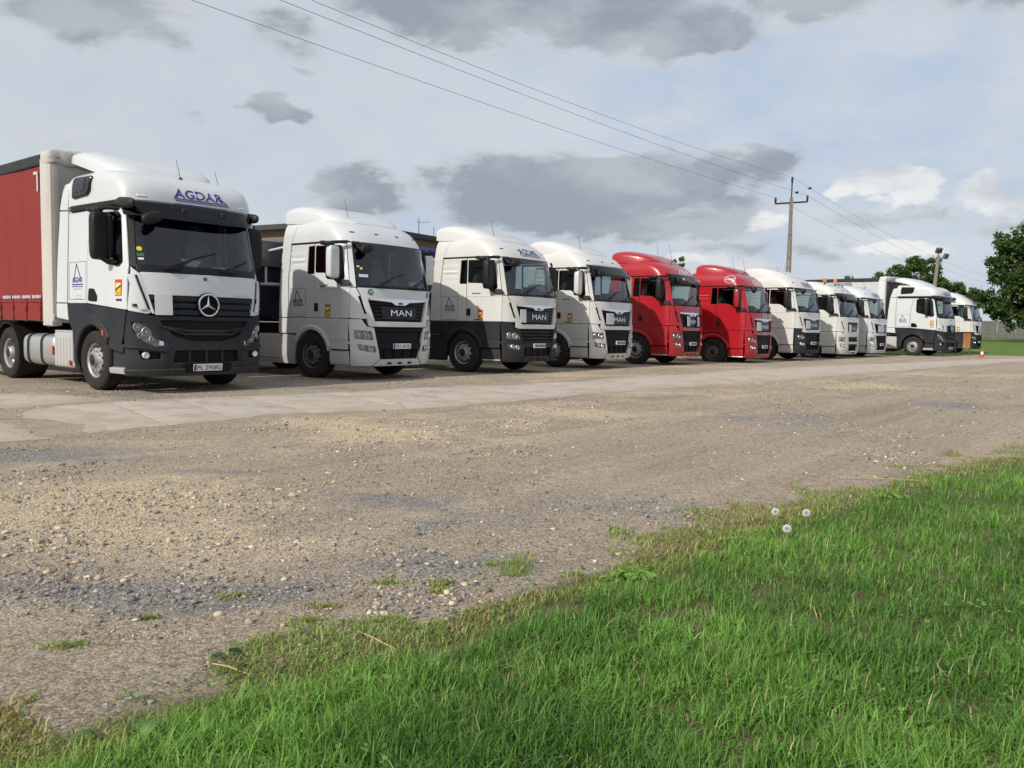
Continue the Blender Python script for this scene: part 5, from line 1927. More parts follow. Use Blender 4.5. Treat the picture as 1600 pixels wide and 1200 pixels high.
# ------------------------------------------------------------------ lawn
def grass_material(name):
    m = bpy.data.materials.new(name)
    m.use_nodes = True
    k = NT(m.node_tree)
    a = k.n('ShaderNodeAttribute', attribute_name='tint')
    b = k.n('ShaderNodeBsdfPrincipled', ins={'Base Color': a.outputs['Color'], 'Roughness': .5})
    b.inputs['Specular IOR Level'].default_value = .35
    tl = k.n('ShaderNodeBsdfTranslucent', ins={'Color': k.mix(1.0, a.outputs['Color'], (1.3, 1.35, .6), 'MULTIPLY')})
    mx = k.n('ShaderNodeMixShader', ins={0: .35, 1: b.outputs[0], 2: tl.outputs[0]})
    k.n('ShaderNodeOutputMaterial', ins={0: mx.outputs[0]})
    MATS[name] = m


grass_material('grass_blade')


def blades_mesh(xy, h, wd, lean, cols, seg=3, name='grass'):
    n = len(xy)
    th = rng.uniform(0, 6.283, n)
    dirx, diry = np.cos(th), np.sin(th)
    fac = th + math.pi / 2 + rng.uniform(-.5, .5, n)
    wx, wy = np.cos(fac), np.sin(fac)
    z0 = gz(xy[:, 0], xy[:, 1])
    rows = []
    for q in range(seg + 1):
        t = q / seg
        ang = lean * t ** 1.3
        r = h * t * np.sin(ang)
        z = h * t * np.cos(ang * .9)
        w_ = wd * (1 - t ** 2.2) * .5
        cx, cy = xy[:, 0] + dirx * r, xy[:, 1] + diry * r
        if q < seg:
            rows.append(np.stack([cx - wx * w_, cy - wy * w_, z0 + z - .004], -1))
            rows.append(np.stack([cx + wx * w_, cy + wy * w_, z0 + z - .004], -1))
        else:
            rows.append(np.stack([cx, cy, z0 + z], -1))
    V = np.stack(rows, 1)
    nv = V.shape[1]
    tri = []
    for q in range(seg - 1):
        a = 2 * q
        tri += [(a, a + 1, a + 3), (a, a + 3, a + 2)]
    a = 2 * (seg - 1)
    tri.append((a, a + 1, a + 2))
    F = (np.array(tri)[None] + (np.arange(n) * nv)[:, None, None]).reshape(-1, 3)
    P_ = V.reshape(-1, 3)
    me = bpy.data.meshes.new(name)
    me.vertices.add(len(P_))
    me.vertices.foreach_set('co', P_.astype(np.float32).ravel())
    me.loops.add(F.size)
    me.loops.foreach_set('vertex_index', F.astype(np.int32).ravel())
    me.polygons.add(len(F))
    me.polygons.foreach_set('loop_start', np.arange(0, F.size, 3, dtype=np.int32))
    me.polygons.foreach_set('use_smooth', np.ones(len(F), dtype=bool))
    me.update(calc_edges=True)
    at = me.color_attributes.new('tint', 'FLOAT_COLOR', 'POINT')
    at.data.foreach_set('color', np.repeat(np.column_stack([cols, np.ones(n)]), nv, 0).astype(np.float32).ravel())
    me.materials.append(MATS['grass_blade'])
    return me


N = 680000
gy_ = 1.0 + 11.0 * rng.random(N) ** 1.5
gx_ = -3.2 + rng.random(N) * (3.2 + .85 * gy_ + 1.2)
d_ = lawn_d(gx_, gy_) + (fbm(gx_ * 1.3, gy_ * 1.3, 30, 2) - .5) * .30 + (fbm(gx_ * 5, gy_ * 5, 31, 3) - .5) * .30
keep = d_ > rng.uniform(-.08, .26, N)
dd = np.hypot(gx_, gy_)
keep &= rng.random(N) < np.clip(2.4 / dd, .25, 1.0)
tuft = fbm(gx_ * 11, gy_ * 11, 33, 2)
keep &= tuft > rng.uniform(.12, .50, N)
gx_, gy_, d_, dd, tuft = gx_[keep], gy_[keep], d_[keep], dd[keep], tuft[keep]
n = len(gx_)
patch = fbm(gx_ * 1.4, gy_ * 1.4, 41, 3)
patch2 = fbm(gx_ * 4, gy_ * 4, 47, 2)
inn = sstep(-.08, .40, d_)
h = (.025 + .038 * inn + .065 * (patch2 - .5) * inn + .045 * (tuft - .4) * inn) * rng.uniform(.5, 1.45, n)
h = np.maximum(h, .015)
wd = rng.uniform(.0022, .0050, n) * (1 + .10 * dd)
lean = np.abs(rng.normal(.75, .45, n)) + .10
pt = np.clip((patch - .3) / .4, 0, 1)[:, None]
gcol = np.array([.092, .203, .034])[None] * (1 - pt) + np.array([.182, .345, .064])[None] * pt
dry = (rng.random(n) < (.03 + .30 * sstep(.30, -.10, d_)))
gcol = np.where(dry[:, None], np.array([.42, .37, .18])[None], gcol) * rng.uniform(.6, 1.45, (n, 1))
yel = sstep(.32, -.05, d_)[:, None]
gcol = gcol * (1 - yel * .55) + np.array([.29, .33, .10])[None] * yel * .55
lawn = bpy.data.objects.new('lawn_grass', blades_mesh(np.column_stack([gx_, gy_]), h, wd, lean, gcol))
COL.objects.link(lawn)
tag(lawn, 'thick green lawn grass along the edge of the gravel', 'grass', kind='stuff')
# thin weedy fringe and stray tufts on the gravel
W_ = 95000
seg_L = np.hypot(*(LAWN[1:] - LAWN[:-1]).T)
wt_ = seg_L * np.clip(4.0 / np.hypot(*((LAWN[1:] + LAWN[:-1]) / 2).T), .2, 1.6)
si = rng.choice(len(seg_L), W_, p=wt_ / wt_.sum())
tt_ = rng.random(W_)[:, None]
bpnt = LAWN[si] * (1 - tt_) + LAWN[si + 1] * tt_
dr_ = (LAWN[si + 1] - LAWN[si]) / seg_L[si][:, None]
offs = rng.uniform(-.12, .62, W_)
wxy = bpnt + np.stack([-dr_[:, 1], dr_[:, 0]], -1) * offs[:, None]
cover = fbm(wxy[:, 0] * 3.2, wxy[:, 1] * 3.2, 63, 4)
kp = cover > (.27 + .62 * np.clip(offs, 0, 1) ** .6 + rng.uniform(-.05, .05, W_))
fx, fy = [wxy[kp, 0]], [wxy[kp, 1]]
TUFTS = [(-1.2, 3.54, .12), (-.78, 3.42, .10), (-.55, 3.76, .08), (-1.61, 2.96, .10), (-.08, 4.09, .06), (-.80, 3.25, .06), (-1.45, 3.25, .04)]
for cx, cy, r_ in TUFTS:
    q = rng.standard_t(2.5, (260, 2)) * np.array([r_, r_ * .45]) * .40
    q[:, 1] += .4 * q[:, 0] * rng.uniform(-.6, .9)
    q = q[np.abs(q).max(1) < .4]
    fx.append(cx + q[:, 0])
    fy.append(cy + q[:, 1])
fx, fy = np.concatenate(fx), np.concatenate(fy)
n = len(fx)
mixc = rng.random((n, 1)) * .6 + .4 * fbm(fx * 2.5, fy * 2.5, 66, 2)[:, None]
pal = np.where(mixc < .40, np.array([.20, .32, .07])[None], np.where(mixc < .66, np.array([.33, .36, .12])[None], np.array([.34, .24, .13])[None])) * rng.uniform(.65, 1.35, (n, 1))
fr = bpy.data.objects.new('weedy_fringe', blades_mesh(np.column_stack([fx, fy]), rng.gamma(3.0, .0075, n) * np.where(np.arange(n) < kp.sum(), 1.0, .55) + .005, rng.uniform(.003, .009, n), rng.uniform(.4, 1.6, n), pal, 2))
COL.objects.link(fr)
tag(fr, 'thin yellowing weeds between the gravel and the lawn', 'weeds', kind='stuff')

# clover and small broad leaves mixed into the lawn
Cn = 9000
cy_ = 1.2 + 8.5 * rng.random(Cn) ** 1.5
cx_ = -3.0 + rng.random(Cn) * (3.2 + .85 * cy_)
kc = (lawn_d(cx_, cy_) > -.25) & (fbm(cx_ * 2.0, cy_ * 2.0, 91, 3) > .53 - .10 * sstep(.3, -.1, lawn_d(cx_, cy_)))
cx_, cy_ = cx_[kc], cy_[kc]
nC = len(cx_)
zc = gz(cx_, cy_) + rng.uniform(.012, .060, nC) * sstep(-.2, .3, lawn_d(cx_, cy_)) + .008
LV = []
LF = []
LC = []
for i_ in range(nC):
    r0 = rng.uniform(.006, .014)
    tc_ = np.array([.13, .26, .05]) * rng.uniform(.6, 1.5)
    tilt = rng.normal(0, .35, 2)
    for q in range(3):
        a_ = q * 2.094 + rng.uniform(0, 6.28)
        o0 = len(LV)
        for da, rr in ((0, 0.0), (-.55, r0), (0, r0 * 1.25), (.55, r0)):
            px_, py_ = rr * math.cos(a_ + da), rr * math.sin(a_ + da)
            LV.append((cx_[i_] + px_, cy_[i_] + py_, zc[i_] + px_ * tilt[0] + py_ * tilt[1] + rr * .2))
            LC.append((*tc_, 1.0))
        LF.append((o0, o0 + 1, o0 + 2, o0 + 3))
me = bpy.data.meshes.new('clover')
me.from_pydata(LV, [], LF)
at = me.color_attributes.new('tint', 'FLOAT_COLOR', 'POINT')
at.data.foreach_set('color', np.array(LC, dtype=np.float32).ravel())
me.materials.append(MATS['grass_blade'])
cv = bpy.data.objects.new('lawn_clover', me)
COL.objects.link(cv)
tag(cv, 'small clover and broad leaves mixed into the lawn', 'clover', kind='stuff')


# ------------------------------------------------------------------ the row of parked trucks
def ahead(pos, rz, d, lat=0.0):
    return (pos[0] + d * math.cos(rz) - lat * math.sin(rz), pos[1] + d * math.sin(rz) + lat * math.cos(rz))


RIM_A = ['steel_rim', 'black_plastic', 'dull_alloy']
RIM_D = ['dark_rim', 'black_plastic', 'steel_rim']
p1, a1 = (-6.219, 14.781), -0.685
build_merc('tractor_unit', 'white and dark grey tractor unit with large star grille, coupled to the red curtain trailer', p1, a1,
           dict(plate='PL 2908G', code='~~~~~~', board=True, steer=.03, clear_visor=True))
curtain_trailer('red curtain-sided trailer coupled behind the nearest white and grey tractor unit', ahead(p1, a1, 0), a1, 'curtain_red', 'trailer_post', 'tarp_dark')

p2, a2 = (-3.53, 18.84), -0.66
p2 = ahead(p2, a2, -.04, -.06)
build_man('tractor_unit', 'all-white tractor unit with round green stickers and plate PKS 40182', p2, a2,
          dict(paint='white_paint', low='white_paint', mirror='white_paint', plate='PKS 40182', plate_z=.715, emblem='blue_print', sticker=True, code='TGX 18.440', steer=.10,
               rim=RIM_D, skirt='silver_skirt', letters='chrome', z=0))
tipper_trailer('dark tipping trailer with grey tarpaulin and white ladder beside the red curtain trailer', p2, a2)

p3, a3 = (-.52, 21.95), -0.625
p3 = ahead(p3, a3, -.04)
build_man('tractor_unit', 'white tractor unit with dark grey bumper and fenders and blue roof lettering', p3, a3,
          dict(paint='cream_paint', low='slate_plastic', bumper='slate_plastic', plate='~~~~~~~', plate_z=.70, logo='blue_print', emblem='blue_print', sub=True, sticker=True, code='~~~~~~~~',
               skirt='slate_plastic', lower='slats', boards=((-.66, .20),), treadc='silver_skirt', stepc='slate_plastic', lower_bar='slate_plastic'))
tipper_trailer('dark tipping trailer with blue roll, behind the white tractor unit with dark grey fenders', p3, a3, accent='blue_tarp')

p4, a4 = (1.93, 25.25), -0.65
build_man('tractor_unit', 'white tractor unit with black sun visor and white bumper, next to the red pair', p4, a4,
          dict(paint='cream_paint', low='cream_paint', mirror='cream_paint', steer=-.12, plate='~~~~~~~', plate_y=.08, plate_z=.75, visor='visor_black', sticker=True, code='~~~~~', boards=((-.52, .34),)))
p5, a5 = (4.75, 28.35), -0.63
build_man('tractor_unit', 'red tractor unit with black lettered sun visor and tall spoiler', p5, a5,
          dict(paint='red_paint', low='red_paint', plate='~~~~~~~', logo='white_print', visor='visor_black', visor_text=[('~~~', -.62, .22, 'white_print'), ('~~~~~', -.30, .30, 'red_print'), ('~~~~~~', .68, .36, 'pale_print')],
               lower='slats', boards=((-.36, .18), (.40, .18)), hatch=False, antennas=[((.50, -.62, 3.40), .55), ((.62, .1, 3.42), .6)]))
p6, a6 = (8.05, 31.35), -0.64
build_man('tractor_unit', 'red tractor unit without sun visor, with two grey stripes on its nose', p6, a6,
          dict(paint='red_paint', low='red_paint', mirror='red_paint', plate='~~~~~~~', logo='white_print', spoiler='scoop', boards=((-.56, .34),), hatch=False, stripes=True,
               rim=RIM_D, antennas=[((.50, -.62, 3.40), .55), ((.62, .1, 3.42), .6)], z=-.12))
p7, a7 = (11.0, 34.45), -0.72
build_man('tractor_unit', 'white tractor unit with only its bumper dark grey, beside the second red one', p7, a7,
          dict(paint='cream_paint', low='cream_paint', bumper='slate_plastic', steer=.2, plate='~~~~~~~', logo='blue_print', boards=((-.55, .34),), hatch=False, skid='slate_plastic',
               antennas=[((.3, -.8, 3.45), .35), ((.4, -.3, 3.47), .4)]))
p8, a8 = (14.05, 37.95), -0.73
build_man('tractor_unit', 'white tractor unit with orange roof beacons and a rack of air horns', p8, a8,
          dict(paint='cream_paint', low='cream_paint', plate='~~~~~~~', plate_z=.36, old=True, visor='visor_black', spoiler='low', hatch=False, letters='dull_alloy', boards=((-.42, .22),), z=-.10, antennas=[]))
p9, a9 = (16.55, 40.7), -0.73
build_man('tractor_unit', 'white tractor unit with slatted bumper, parked between the beacon truck and the grey trailer', p9, a9,
          dict(paint='white_paint', low='white_paint', plate='~~~~~~~', logo='blue_print', spoiler='low', lower='slats', hatch=False, boards=((-.20, .70),), z=-.10, antennas=[((.6, 0, 3.40), .3)]))
p10, a10 = (21.8, 44.25), -0.80
build_merc('tractor_unit', 'white and dark grey tractor unit coupled to the pale grey curtain trailer', p10, a10,
           dict(plate='~~~~~~~', code='~~~~~', board=True))
curtain_trailer('pale grey curtain-sided trailer with black roof rail', p10, a10, 'curtain_grey', 'trailer_white', 'tarp_dark', lettering_on=False, wall='trailer_dark')
p11, a11 = (27.0, 51.0), -0.70
build_man('tractor_unit', 'farthest white and grey tractor unit, half hidden behind the rusty sheet', p11, a11,
          dict(paint='cream_paint', low='slate_plastic', bumper='slate_plastic', plate='~~~~~~~', logo='blue_print', sticker=True, hatch=False, boards=((-.1, .7),), lower='slats', skirt='slate_plastic'))


# ------------------------------------------------------------------ small things on and in the trucks
def flat_chart(S, off=0.0):
    return S.F


def round_sticker(parent, chart, u0, v0, r, mats, text=None, off=.016, squash=1.0):
    mb = MB()
    circ = lambda q: [(u0 + q * squash * math.cos(2 * math.pi * k / 20), v0 + q * math.sin(2 * math.pi * k / 20)) for k in range(20)]
    decal(chart, [circ(r)], off, 0, mb)
    if text:
        decal(chart, [circ(r * .80)], off + .0015, 1, mb)
        lettering(chart, text, u0, v0, r * (1.1 if len(text) > 1 else .6), r * 1.0, off + .003, .01, mb=mb, mi=2)
    return obj('round_sticker', mb, mats, parent)


T1, T2, T3, T4, T5, T6, T7, T8, T9, T10, T11 = TRUCKS
# nearest truck: permits on the windscreen and clutter on the dashboard
round_sticker(T1, MB_S.F, -1.0, 2.32, .036, ['yellow_print'], off=.004)
obj('permit_sticker', decal(MB_S.F, [[(-1.04, 2.20), (-.955, 2.20), (-.955, 2.245), (-1.04, 2.245)]], .004), 'green_print', T1)
obj('permit_sticker', decal(MB_S.F, [[(-1.03, 2.145), (-.96, 2.145), (-.96, 2.175), (-1.03, 2.175)]], .004), 'white_print', T1)


def paper_boat():
    mb = MB()
    mb.add([(.0, -.17, .13), (.05, -.05, .0), (.05, .07, .0), (.0, .18, .11), (-.08, -.05, .0), (-.08, .07, .0), (-.03, .0, .12)],
           [(0, 1, 6), (1, 2, 6), (2, 3, 6), (0, 6, 4), (4, 6, 5), (5, 6, 3), (1, 4, 5, 2)])
    return mb


b = tag(obj('pennant', paper_boat(), 'paper', None), 'pale pennant lying behind the windscreen of the nearest truck', 'pennant')
b.parent = None
dash_M = Matrix.Translation((p1[0], p1[1], 0)) @ Matrix.Rotation(a1, 4, 'Z')
b.matrix_world = dash_M @ Matrix.Translation((1.16, -.14, 2.07)) @ Matrix.Scale(1.1, 4)
cl = MB()
blob(cl, (0, 0, 0), (.16, .30, .12), 2.2, 14, 8)
cl.v = [(x + .02 * math.sin(y * 40), y, z + .025 * math.sin(x * 50 + y * 30)) for x, y, z in cl.v]
cl = tag(obj('blue_cloth', cl, 'cyan_cloth'), 'crumpled blue cloth on the dashboard of the nearest truck', 'cloth')
cl.matrix_world = dash_M @ Matrix.Translation((1.12, .66, 2.07))
pp = tag(obj('paper_stack', MB().box((0, 0, 0), (.20, .14, .10), .01), 'paper'), 'small white box on the dashboard beside the blue cloth', 'box')
pp.matrix_world = dash_M @ Matrix.Translation((1.12, .40, 2.06)) @ Matrix.Rotation(.4, 4, 'Z')

# second truck: round green stickers, windscreen permits, roll of paper
round_sticker(T2, MAN.F, -.80, 1.845, .062, ['green_print', 'green_print', 'white_print'], 'VI')
round_sticker(T2, MAN.F, .93, 1.84, .062, ['green_print', 'green_print', 'white_print'], 'L')
round_sticker(T2, MAN.F, -.92, 2.33, .028, ['yellow_print'], off=.004)
obj('permit_sticker', decal(MAN.F, [[(-.99, 2.15), (-.80, 2.15), (-.80, 2.21), (-.99, 2.21)]], .004), 'pale_print', T2)
obj('permit_sticker', decal(MAN.F, [[(-1.0, 2.36), (-.95, 2.36), (-.95, 2.385), (-1.0, 2.385)]], .004), 'white_print', T2)
rl = tag(obj('paper_roll', MB().lathe([(.02, -.13), (.085, -.13), (.085, .13), (.02, .13), (.02, -.13)], (0, 0, 0), 'y', 20), 'paper'), 'white paper roll behind the windscreen of the all-white truck', 'paper roll')
rl.matrix_world = Matrix.Translation((p2[0], p2[1], 0)) @ Matrix.Rotation(a2, 4, 'Z') @ Matrix.Translation((1.14, .74, 2.05)) @ Matrix.Rotation(-.5, 4, 'Z')
Cside = MAN.side(-1)
for T_, x in ((T2, .42), (T3, .42), (T4, .42)):
    obj('type_plate', decal(Cside, [[(.33, 1.945), (.46, 1.945), (.46, 1.965), (.33, 1.965)]] if T_ is T2 else [[(.36, 1.325), (.56, 1.325), (.56, 1.345), (.36, 1.345)]], .010), 'dark_print', T_)

# second red truck: nose stripes and round door print
for y in (-.13, .10):
    obj('nose_stripe', decal(MAN.F, [[(y - .05, 1.735), (y + .05, 1.735), (y + .05, 1.92), (y - .05, 1.92)]], .014), 'dull_alloy', T6)
    obj('nose_stripe', decal(MAN.F, [[(y - .05, 1.135), (y + .05, 1.135), (y + .05, 1.225), (y - .05, 1.225)]], .014), 'dull_alloy', T6)
mb = MB()
for r0, r1 in ((.20, .185), (.165, .155)):
    for kk in range(24):
        a0, a1_ = 2 * math.pi * kk / 24, 2 * math.pi * (kk + 1) / 24
        decal(Cside, [[(.55 + r0 * math.cos(a0), 3.12 + r0 * .72 * math.sin(a0)), (.55 + r0 * math.cos(a1_), 3.12 + r0 * .72 * math.sin(a1_)), (.55 + r1 * math.cos(a1_), 3.12 + r1 * .72 * math.sin(a1_)), (.55 + r1 * math.cos(a0), 3.12 + r1 * .72 * math.sin(a0))]], .008, 0, mb)
lettering(Cside, '~~~~~~', .55, 3.12, .26, .06, .008, .01, mb=mb)
obj('round_print', mb, 'pale_print', T6)
mb = MB()
lettering(Cside, 'AGDAR', -.60, 1.62, .30, .10, .014, .02, mb=mb)
lettering(Cside, '~~~~~~~~', -.60, 1.50, .26, .05, .014, .01, mb=mb)
obj('side_emblem', mb, 'white_print', T6)

# beacons and air horns on the older white truck
for x, y in ((.42, -.80), (.62, -.10)):
    bb = obj('beacon', MB().lathe([(.085, 0), (.085, .05), (.078, .05), (.078, .15), (.06, .19), (.0, .20)], (0, 0, 0), 'z', 18), 'amber_lens', T8)
    bb.location = (x, y, 3.46)
    obj('beacon_stem', MB().lathe([(.03, -.12), (.03, .0), (.08, .0)], (0, 0, 0), 'z', 12), 'black_plastic', bb)
bar = obj('lamp_bar', MB().tube([(.60, -.95, 3.30), (.66, -.55, 3.42), (.70, 0, 3.45), (.66, .55, 3.42), (.60, .95, 3.30)], .03, 8), 'white_paint', T8)
for q in range(5):
    hn = obj('air_horn', MB().lathe([(.0, -.30), (.02, -.30), (.025, .05), (.045, .16), (.075, .20), (.06, .19), (.0, .10)], (0, 0, 0), 'x', 12), 'chrome', T8)
    hn.location = (.86, .14 + q * .14, 3.40 + .05 * (q % 2))

# ------------------------------------------------------------------ cone and rusty sheet by the last truck
cn = tag(empty('traffic_cone', (24.3, 42.9, 0)), 'small red and white traffic cone at the edge of the yard', 'cone')
cn.scale = (.68, .68, .68)
obj('base', MB().box((0, 0, .02), (.36, .36, .04), .01), 'cone_red', cn)
obj('cone_body', MB().lathe([(.14, .04), (.115, .18), (.075, .40), (.03, .60), (.0, .61)], (0, 0, 0), 'z', 18), 'cone_red', cn)
obj('reflective_band', MB().lathe([(.117, .21), (.079, .42), (.077, .42)], (0, 0, 0), 'z', 18), 'white_print', cn)
rs = tag(empty('rusty_stand', (24.95, 45.6, 0), .12), 'rusty steel sheet on two legs in front of the farthest truck', 'stand')
obj('sheet', MB().box((0, 0, .80), (.44, .05, .82), .02), 'rust', rs)
for x in (-.62, -.20, .20):
    obj('leg', MB().box((x, .02, .20), (.05, .05, .42), .005), 'dark_rim', rs)
obj('rail', MB().box((-.2, .04, .42), (.95, .03, .05), .005), 'dark_rim', rs)

# ------------------------------------------------------------------ plants at the lawn edge
grass_material('leaf_green')


def leaf_plant(name, label, cat, pos, leaves, col, stems=0):
    t = tag(empty(name, (pos[0], pos[1], float(gz(*pos)))), label, cat)
    for ln, wd, az_, el_, c in leaves:
        V, F = [], []
        bx, by = random.gauss(0, .75) * ln, random.gauss(0, .55) * ln
        for i in range(6):
            u = i / 5
            ww = wd * math.sin(math.pi * min(1, u * .92 + .06)) * (1 + .25 * math.sin(u * 19))
            r = ln * u * math.cos(el_ * (1 - .6 * u))
            z = ln * u * math.sin(el_ * (1 - .9 * u)) + .012
            for s in (-1, 0, 1):
                V.append((bx + r * math.cos(az_) - s * ww * math.sin(az_), by + r * math.sin(az_) + s * ww * math.cos(az_), z + (.12 * ww if s else 0)))
        for i in range(5):
            for s in range(2):
                a = i * 3 + s
                F.append((a, a + 1, a + 4, a + 3))
        me = bpy.data.meshes.new('leaf')
        me.from_pydata(V, [], F)
        at = me.color_attributes.new('tint', 'FLOAT_COLOR', 'POINT')
        at.data.foreach_set('color', np.tile(np.array([*c, 1.0]), len(V)).astype(np.float32))
        me.materials.append(MATS['leaf_green'])
        o_ = bpy.data.objects.new('leaf', me)
        COL.objects.link(o_)
        o_.parent = t
    return t


def rosette(n, ln, seed, c0=(.12, .24, .035)):
    r_ = random.Random(seed)
    ks = [r_.uniform(.5, 1.45) for _ in range(n)]
    return [(ln * r_.uniform(.6, 1.15), ln * r_.uniform(.16, .30), r_.uniform(0, 6.28), r_.uniform(.55, 1.35), tuple(q * k_ for q in c0)) for k_ in ks]


leaf_plant('broadleaf_weed', 'bright green broadleaf weed clump at the lawn edge', 'weed', (.60, 3.86), rosette(64, .075, 1, (.20, .36, .055)), None)
leaf_plant('broadleaf_weed', 'small dark weed with a folded pale leaf on the gravel', 'weed', (-.99, 2.86), rosette(8, .06, 2, (.06, .11, .03)), None)
leaf_plant('broadleaf_weed', 'light green weed among the long grass near the bottom edge of the gravel', 'weed', (-.42, 2.62), rosette(9, .06, 3, (.24, .40, .09)), None)
leaf_plant('broadleaf_weed', 'low creeping weed in the bottom corner of the gravel', 'weed', (-1.02, 2.28), rosette(16, .09, 4, (.12, .23, .07)), None)
leaf_plant('broadleaf_weed', 'bright weed in the lawn beyond the dandelion clocks', 'weed', (2.75, 5.85), rosette(36, .07, 5, (.18, .34, .055)), None)
for (x, y), h_, lab in (((1.59, 4.90), .09, 'left dandelion clock of the three at the lawn edge'), ((1.75, 4.83), .09, 'right dandelion clock of three, farthest into the grass'), ((1.50, 4.42), .09, 'lowest dandelion clock of three, sunk in the grass')):
    dn = tag(empty('dandelion', (x, y, float(gz(x, y)))), lab, 'dandelion')
    obj('stem', MB().tube([(0, 0, 0), (.008, 0, h_ * .6), (.004, .004, h_)], .0034, 6), 'tuft_stem' if 'tuft_stem' in MATS else 'wall_tan', dn)
    mb = MB()
    gold = math.pi * (3 - 5 ** .5)
    for q in range(150):
        zz = 1 - 2 * (q + .5) / 150
        rr = math.sqrt(1 - zz * zz)
        dv = Vector((rr * math.cos(gold * q), rr * math.sin(gold * q), zz))
        tip = dv * .021
        a = dv.orthogonal().normalized()
        bq = dv.cross(a)
        for sgn in range(3):
            w_ = (a * math.cos(sgn * 2.09) + bq * math.sin(sgn * 2.09)) * .0038
            mb.add([tuple(tip * .45), tuple(tip + w_), tuple(tip + w_ * .4 + dv * .002)], [(0, 1, 2)])
    s_ = obj('seed_head', mb, 'white_print', dn)
    s_.location = (.004, .004, h_ + .012)
# fallen straw
for x, y, L_, az_, lab in [(3.05, 6.62, .40, -.25, 'long dry straw on the gravel beyond the dandelion clocks'), (1.30, 4.60, .12, .1, 'short dry straw beside the dandelion clocks'),
                           (-.95, 2.75, .09, -.6, 'short dry straw on the gravel next to the small dark weed'), (-.50, 3.02, .13, -.9, 'dry straw across the weeds at the lawn edge'), (4.7, 7.95, .3, -.1, 'dry straw on the gravel where the lawn leaves the picture')]:
    z = float(gz(x, y)) + .012
    mb = MB().tube([(x - L_ * math.cos(az_), y - L_ * math.sin(az_), z), (x, y, z + .012), (x + L_ * math.cos(az_ + .2), y + L_ * math.sin(az_ + .2), z)], .003, 5)
    tag(obj('straw', mb, 'straw_dry', None), lab, 'straw')


# ------------------------------------------------------------------ power line
def sag_wire(a, b, s, r=.0065, n=36):
    pts = []
    for i in range(n + 1):
        t = i / n
        pts.append((a[0] + (b[0] - a[0]) * t, a[1] + (b[1] - a[1]) * t, a[2] + (b[2] - a[2]) * t - 4 * s * t * (1 - t)))
    return MB().tube(pts, r, 5)


PD = Vector((.613, .79, 0))
PX, PY = 16.45, 50.0
pole = tag(empty('power_pole', (PX, PY, 0)), 'slender concrete power pole with a crossarm and three insulators', 'pole')


def pole_mesh():
    mb = MB()
    for s in (-1, 1):
        mb.loft([[(s * .13 - .05, -.10, 0), (s * .13 + .05, -.10, 0), (s * .13 + .05, .10, 0), (s * .13 - .05, .10, 0)], [(s * .07 - .04, -.07, 7.0), (s * .07 + .04, -.07, 7.0), (s * .07 + .04, .07, 7.0), (s * .07 - .04, .07, 7.0)]])
    for q in range(12):
        z = .4 + q * .57
        hw = .13 - .06 * z / 7
        mb.box((0, 0, z), (2 * hw, .12, .16), .01)
    mb.loft([[(-.10, -.075, 6.9), (.10, -.075, 6.9), (.10, .075, 6.9), (-.10, .075, 6.9)], [(-.085, -.07, 9.1), (.085, -.07, 9.1), (.085, .07, 9.1), (-.085, .07, 9.1)]])
    return mb


obj('shaft', pole_mesh(), 'pole_concrete', pole)
ta = Vector((.95, -.05, .045))
obj('top_mast', MB().tube([(0, 0, 8.8), (.0, 0, 10.1)], .04, 8), 'insulator', pole)
obj('crossarm', MB().tube([(-.95, .05, 8.72), (.95, -.05, 8.86)], .05, 8), 'insulator', pole)
INS = [(-.93, .05, 8.74), (.93, -.05, 8.88), (0, 0, 9.95)]
for c in INS:
    obj('insulator', MB().lathe([(.03, 0), (.07, .05), (.06, .1), (.075, .16), (.06, .22), (.07, .28), (.03, .36), (0, .37)], c, 'z', 10), 'insulator', pole)
labs = ['lowest overhead wire, running to the left end of the crossarm', 'overhead wire running to the right end of the crossarm', 'topmost overhead wire, running to the top of the power pole']
for q, (c, lb) in enumerate(zip(INS, labs)):
    at_ = Vector((PX + c[0], PY + c[1], c[2] + .34))
    for s_, L_, sg_ in ((-1, 62, (.45, .50, .92)[q]), (1, 105, 1.6)):
        e_ = at_ + PD * (s_ * L_)
        e_.z = at_.z + (.12 if s_ < 0 else -.5)
        o_ = obj('overhead_wire', sag_wire(at_, e_, sg_), 'wire_metal', None)
        tag(o_, lb if s_ < 0 else lb.replace('running to', 'beyond the pole, leaving').replace('lowest', 'lower'), 'wire', 'overhead wires')
for (wi, t_, lab) in ((1, -.03, 'small dark bird on the overhead wire left of the power pole'), (2, .03, 'small dark bird on the overhead wire right of the power pole')):
    at_ = Vector((PX + INS[wi][0], PY + INS[wi][1], INS[wi][2] + .34)) + PD * ((62 if t_ < 0 else 105) * t_)
    mb = MB()
    blob(mb, (0, 0, .07), (.26, .11, .12), 2.2, 12, 7)
    mb.add([(-.05, .04, .10), (.08, .04, .10), (-.12, .26, .16), (-.05, -.04, .10), (.08, -.04, .10), (-.12, -.26, .16), (-.12, 0, .08), (-.28, .03, .09), (-.28, -.03, .09)], [(0, 1, 2), (3, 5, 4), (6, 7, 8)])
    o_ = tag(obj('bird', mb, 'bird_dark'), lab, 'bird')
    o_.location = at_ - Vector((0, 0, .10 + 4 * (.45 if t_ < 0 else 1.6) * abs(t_)))
    o_.rotation_euler = (0, 0, .4)

